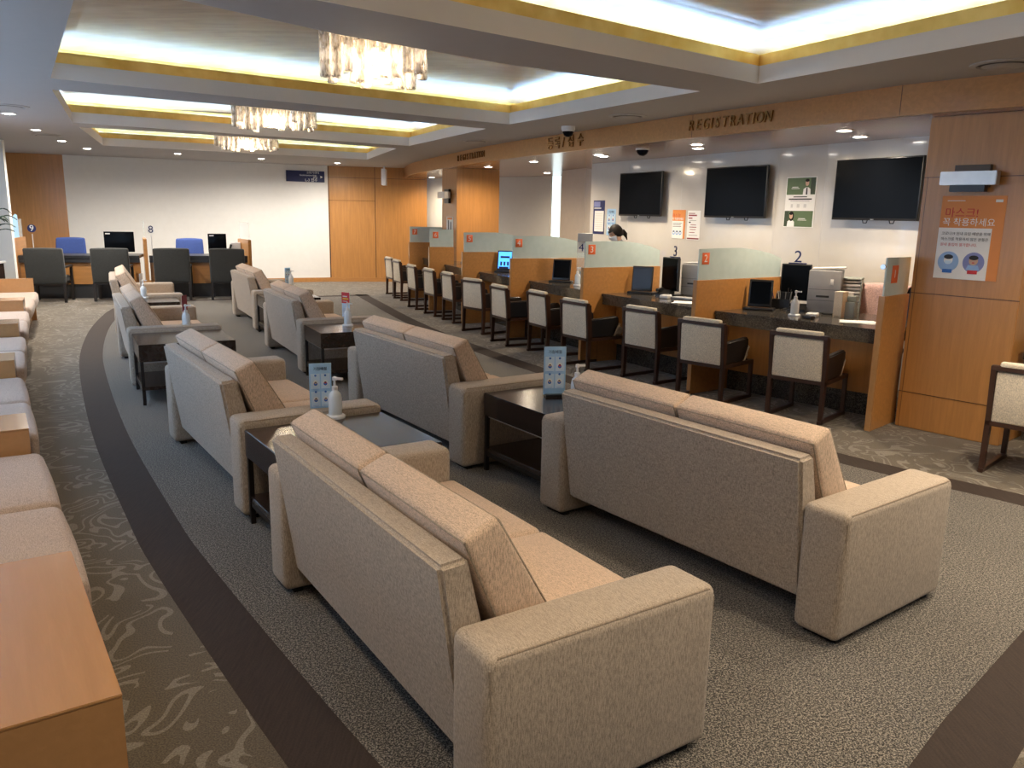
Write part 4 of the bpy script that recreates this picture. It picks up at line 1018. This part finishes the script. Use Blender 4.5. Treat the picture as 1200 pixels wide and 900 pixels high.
# ------------------------------------------------------------------ chandeliers
def chandelier(cx, cy, ang, nx, ny, px, py, zt, zb, label):
    e = empty('chandelier', label, 'chandelier', (cx, cy, 0), ang, 'glass tube chandeliers in the ceiling coffers')
    hx, hy = (nx-1)*px/2, (ny-1)*py/2; rr = random.Random(int(cx*10))
    m = MB(); m.box(-hx, hx, -hy, hy, zt+.012, zt+.035); m.box(-.05, .05, -.05, .05, zt+.035, ZC+.385); m.build('canopy_plate', 'chrome', e)
    tubes = {}
    for L in (0, 1, 2):
        m = MB(); h = (zt-zb)*(1-.12*L); r = .038
        V = []; 
        m.lathe([(r, -h), (r*.9, -h-.012), (r*.55, -h-.012), (r*.62, -h+.01)], n=10); m.lathe([(r, -h), (r*1.02, -h*.6), (r*.97, -h*.3), (r, 0)], n=10)
        tubes[L] = m
    first = {}
    for i in range(nx):
        for j_ in range(ny):
            if 0 < i < nx-1 and 0 < j_ < ny-1: continue
            L = rr.choice((0, 0, 1, 2)); z = zt + (.03 if (i//2) % 2 == 0 else .0)
            loc = (-hx+i*px, -hy+j_*py, z)
            if L not in first: first[L] = tubes[L].build('glass_tube', 'crystal', e, angle=60); first[L].location = loc
            else: o = first[L].copy(); COL.objects.link(o); o.parent = e; o.location = loc
    for i in range(0, nx, 2):
        m = MB(); m.lathe([(.004, -.1), (.02, -.08), (.028, -.045), (.02, -.01), (.008, 0)], n=10); b = m.build('bulb', 'bulb_glow', e); b.location = (-hx+i*px, 0, zt-.06)
    li = bpy.data.lights.new('chandelier_light', 'POINT'); li.energy = 20; li.color = (1, .80, .55); li.shadow_soft_size = .12
    lo = bpy.data.objects.new('chandelier_light', li); COL.objects.link(lo); lo.parent = e; lo.location = (0, 0, zt-.18)
chandelier(-1.0, 5.95, .03, 9, 4, .080, .085, 2.86, 2.56, 'glass tube chandelier in the second coffer, the largest shown whole')
chandelier(-2.98, 10.35,   .03, 12, 5, .080, .085, 2.90, 2.64, 'glass tube chandelier in the middle coffer')
chandelier(-4.55, 14.1,   .03, 12, 5, .082, .085, 2.90, 2.66, 'glass tube chandelier in the farthest coffer')
chandelier(1.08, 3.60, .03, 7, 4, .080, .085, 2.90, 2.655, 'glass tube chandelier cut off by the top of the picture')

# ------------------------------------------------------------------ downlights, vents, ceiling cameras
def downlight(x, y, z, label, watts=38, color=(1, .83, .62), r=.055, seen=True, size=2.2):
    global dlp
    if seen:
        if dlp is None:
            e = empty('downlight', label, 'downlight', (x, y, z), 0, 'recessed ceiling downlights')
            m = MB(); m.lathe([(.085, -.004), (.085, .001), (.066, .001), (.062, -.004)], n=24); m.build('trim_ring', 'white_plastic', e)
            m = MB(); m.lathe([(.062, -.0035), (.05, -.006), (.0, -.007)], n=24); m.build('lens', 'downlight_glow', e)
            dlp = e
        else: dup(dlp, (x, y, z), 0, label)
    li = bpy.data.lights.new('spot', 'SPOT'); li.energy = watts; li.color = color; li.spot_size = size; li.spot_blend = .9; li.shadow_soft_size = .06
    lo = bpy.data.objects.new('downlight_or_fill_lamp', li); COL.objects.link(lo); lo.location = (x, y, z-.03)  # with seen off, only this added fill spot is made, without a fitting
dlp = None
for (x, y), lab in zip([(-5.87, 9.72), (-6.72, 11.71), (-7.4, 13.6), (-7.86, 15.28), (-6.59, 16.23), (-5.31, 17.35), (-3.95, 18.38)],
        ['left ceiling downlight nearest the viewer, beside a round vent', 'second ceiling downlight down the left side', 'third ceiling downlight down the left side', 'ceiling downlight at the far left corner, above numeral 9', 'ceiling downlight over the far desk, left of the last coffer middle', 'ceiling downlight above the bare white wall', 'ceiling downlight in front of the maple doors']):
    downlight(x, y, ZC, lab, 130, (1, .92, .82), size=2.95)
for (x, y), lab in zip([(-.49, 14.62), (.27, 12.96), (-1.96, 19.31), (1.11, 11.24), (.61, 16.32), (2.02, 9.39), (2.99, 7.68)],
        ['soffit downlight beside the far wooden pillar', 'soffit downlight above panel 4', 'soffit downlight at the far end behind the pillar', 'soffit downlight beside the black dome camera', 'soffit downlight deep in the passage', 'soffit downlight above the middle television', 'soffit downlight nearest the wooden pillar']):
    downlight(x, y, ZS, lab, 70, (1, .80, .56), size=2.9)
for x, y, lab in ((2.15, 9.9, 'soffit downlight close to the white wall, left of the portrait panel'), (3.35, 8.2, 'soffit downlight close to the white wall, above the last television'), (1.2, 11.5, 'soffit downlight close to the white wall, above the first television')): downlight(x, y, ZS, lab, 18, (1, .86, .70), size=2.9)
for x, y in ((2.9, 4.4), (4.0, 5.0), (1.9, 2.6), (2.7, 3.7), (4.2, 3.6), (.9, 1.0), (-8.6, 12.4), (3.4, 2.2)): downlight(x, y, ZC, '', 58, (1, .83, .62), seen=False)  # unseen spots without fittings, added to brighten pillar, left pier and foreground
for x, y in ((-.7, 1.3), (-2.1, 3.0)): downlight(x, y, ZC, '', 40, (1, .80, .56), seen=False)  # two more added unseen spots, warming the near left side
vproto = None
for (x, y), lab in zip([(1.16, 8.85), (-.6, 12.15), (3.2, 5.64), (-5.42, 8.98), (-7.02, 12.51)], ['round ceiling vent above the fascia middle', 'round ceiling vent by the far coffer corner', 'round ceiling vent at the right picture edge', 'round ceiling vent at the left picture edge', 'round ceiling vent between the left downlights']):
    if vproto is None:
        e = empty('ceiling_vent', lab, 'vent', (x, y, ZC), 0, 'round ceiling vents'); vproto = e
        m = MB(); m.lathe([(.20, .001), (.20, -.006), (.16, -.012), (.155, .001)], n=36); m.build('outer_ring', 'vent_grey', e)
        m = MB(); m.lathe([(.155, -.001), (.12, -.002)], n=36); m.build('dark_gap', 'vent_dark', e)
        m = MB(); m.lathe([(.13, -.014), (.10, -.022), (.0, -.024)], n=36); m.build('centre_plate', 'vent_grey', e)
    else: dup(vproto, (x, y, ZC), 0, lab)
for (x, y, z, white, lab) in ((.609, 9.96, ZC, True, 'white dome camera on the ceiling in front of the Korean lettering'), (1.525, 10.12, ZS, False, 'black dome camera under the soffit above the first television')):
    e = empty('dome_camera', lab, 'camera', (x, y, z), 0)
    m = MB(); m.lathe([(.082, 0), (.082, -.035), (.07, -.06)] if white else [(.085, 0), (.085, -.012), (.08, -.016)], n=24); m.build('housing', 'white_plastic', e)
    z0 = -.06 if white else -.016; r0 = .066 if white else .074
    m = MB(); m.lathe([(r0*math.cos(a), z0 - r0*.95*math.sin(a)) for a in [i*PI/2/7*.98 for i in range(8)]], n=24); m.build('dome', 'screen_black', e, angle=60)

# ------------------------------------------------------------------ the masked clerk, leaning over her desk
def clerk():
    e = empty('person', 'person in a white face mask with tied-back dark hair, looking down behind panel 3', 'person', (1.594, 11.42, .015), math.atan2(-.50, -.87) + PI/2)
    # local: faces -y, x to her left
    J = {'pel': (0, .02, .86), 'waist': (0, -.02, 1.0), 'chest': (0, -.12, 1.19), 'neck0': (0, -.17, 1.32), 'neck1': (0, -.20, 1.37)}
    V = [Vector(v) for v in J.values()]; R = [(.15, .12), (.125, .095), (.145, .10), (.055, .05), (.048, .048)]; E = [(0, 1), (1, 2), (2, 3), (3, 4)]
    def chain(start, pts, rad):
        prev = start
        for p, r in zip(pts, rad): V.append(Vector(p)); R.append((r, r)); E.append((prev, len(V)-1)); prev = len(V)-1
    for s in (-1, 1):
        chain(0, [(s*.095, .03, .80), (s*.10, .01, .46), (s*.10, .05, .09), (s*.105, -.08, .045)], [.088, .056, .040, .036])
        chain(2, [(s*.17, -.13, 1.27), (s*.20, -.20, 1.03), (s*.15, -.38, .93), (s*.14, -.44, .90)], [.052, .040, .030, .024])
        hb = len(V)-1
        for fi in range(5):
            off_ = (fi-2)*.017; l = (.05, .075, .08, .075, .06)[fi]
            if fi == 0: chain(hb, [(s*.115, -.47, .885), (s*.10, -.50, .875)], [.010, .008])
            else: chain(hb, [(s*.14+off_, -.44-.05, .885), (s*.14+off_*1.15, -.44-.05-l*.5, .88), (s*.14+off_*1.2, -.44-.05-l*.8, .862)], [.011, .009, .0075])
    me = bpy.data.meshes.new('body'); me.from_pydata(V, E, []); b = bpy.data.objects.new('body', me); COL.objects.link(b); b.parent = e
    sk = b.modifiers.new('skin', 'SKIN'); sk.use_smooth_shade = True
    for i, r in enumerate(R): me.skin_vertices[0].data[i].radius = r
    me.skin_vertices[0].data[0].use_root = True
    ss = b.modifiers.new('sub', 'SUBSURF'); ss.levels = 2; ss.render_levels = 2; me.materials.append(M['uniform'])
    # head: an egg with brow, nose and jaw, tipped forward
    H = Matrix.Translation((0, -.235, 1.435)) @ Matrix.Rotation(.42, 4, 'X')
    V = []; F = []; nu, nv = 28, 20
    for j_ in range(nv+1):
        ph = PI*j_/nv
        for i in range(nu):
            th = 2*PI*i/nu; x, y, z = .075*math.sin(ph)*math.cos(th), -.095*math.sin(ph)*math.sin(th), .115*math.cos(ph)
            if z < 0: x *= 1-.28*(-z/.115); 
            if y < 0 and z < 0: y *= 1 - .08*(-z/.115)
            fr = max(0, -y/.095)
            y -= .022*math.exp(-((x/.013)**2) - ((z+.012)/.022)**2)*fr          # nose
            y += .008*math.exp(-(((abs(x)-.03)/.014)**2) - ((z-.012)/.012)**2)*fr  # eye sockets
            y -= .005*math.exp(-((x/.02)**2) - ((z+.062)/.010)**2)*fr             # lips
            V.append(H @ Vector((x, y, z)))
    for j_ in range(nv):
        for i in range(nu): F.append((j_*nu+i, j_*nu+(i+1) % nu, (j_+1)*nu+(i+1) % nu, (j_+1)*nu+i))
    m = MB(); m.add(V, F)
    m.tube([H @ Vector((0, .02, -.06)), (0, -.19, 1.34)], [.05, .05], 12)
    for s in (-1, 1): m.lathe([(.004, -.008), (.022, -.004), (.026, .004), (.012, .008)], n=12, T=H @ Matrix.Translation((s*.074, .01, -.008)) @ Matrix.Rotation(PI/2, 4, 'Y') @ Matrix.Diagonal((1.3, .8, 1, 1)))
    hd = m.build('head', 'skin', e, angle=80)
    m = MB()
    for s in (-1, 1): m.lathe([(.0, -.003), (.011, 0), (.0, .003)], n=10, T=H @ Matrix.Translation((s*.03, -.083, .014)) @ Matrix.Rotation(PI/2, 4, 'X') @ Matrix.Diagonal((1, .5, 1, 1))); m.box(s*.03-.016, s*.03+.016, -.093, -.088, .030, .035, T=H)
    m.build('eyes', 'ink', hd)
    V = []; F = []
    for j_ in range(15):
        ph = PI*.62*j_/14
        for i in range(nu):
            th = 2*PI*i/nu; r = 1.10; x, y, z = .078*r*math.sin(ph)*math.cos(th), -.098*r*math.sin(ph)*math.sin(th)+.008, .118*1.07*math.cos(ph)
            if y < 0: z = max(z, .045 + .02*abs(math.cos(th)) - .09*max(0, abs(x)-.055)/.02) if ph > .9 else z
            V.append(H @ Vector((x, y, z)))
    for j_ in range(14):
        for i in range(nu): F.append((j_*nu+i, j_*nu+(i+1) % nu, (j_+1)*nu+(i+1) % nu, (j_+1)*nu+i))
    m = MB(); m.add(V, F); m.tube([H @ Vector((0, .08, -.02)), H @ Vector((.0, .125, -.03)), H @ Vector((.0, .15, -.08)), H @ Vector((0, .15, -.16))], [.045, .035, .03, .008], 12); m.build('hair', 'hair', e, angle=80)
    V = []; F = []
    for j_ in range(9):
        z = -.005 - .088*j_/8
        for i in range(13):
            th = -PI/2 + (i-6)/6*1.12; k = math.sqrt(max(.05, 1-(z/.125)**2)); x = .082*k*math.cos(th)*(1-.25*max(0, -z/.115)); y = .104*k*math.sin(th) - .016*math.exp(-((i-6)/3.2)**2 - ((z+.025)/.03)**2) - .002
            V.append(H @ Vector((x, y, z)))
    for j_ in range(8):
        for i in range(12): q0 = j_*13+i; F.append((q0, q0+1, q0+14, q0+13))
    m = MB(); m.add(V, F); mk = m.build('face_mask', 'mask_white', e, angle=80); md = mk.modifiers.new('t', 'SOLIDIFY'); md.thickness = .003
clerk()

# ------------------------------------------------------------------ daylight through the window wall
wd = bpy.data.worlds.new('world'); scene.world = wd; wd.use_nodes = True
bg = wd.node_tree.nodes['Background']; bg.inputs['Color'].default_value = (.55, .74, 1, 1); bg.inputs['Strength'].default_value = 1.0
for i in range(2, 5):
    x0 = -LEN + i*LEN/8 + .2; x1 = x0 + LEN/8 - .4
    li = bpy.data.lights.new('window_daylight', 'AREA'); li.shape = 'RECTANGLE'; li.size = x1-x0; li.size_y = 1.8; li.energy = 160; li.color = (.42, .65, 1)
    lo = bpy.data.objects.new('window_daylight', li); COL.objects.link(lo)
    mm = T_ @ Matrix.Translation(((x0+x1)/2, 1.5, -.25)); lo.matrix_world = mm @ Matrix.Rotation(PI, 4, 'X')

vs = scene.view_settings; scene.display_settings.display_device = 'sRGB'
vs.view_transform = 'Standard'; vs.look = 'None'; vs.exposure = 1.0; vs.gamma = 1.0; vs.use_curve_mapping = False
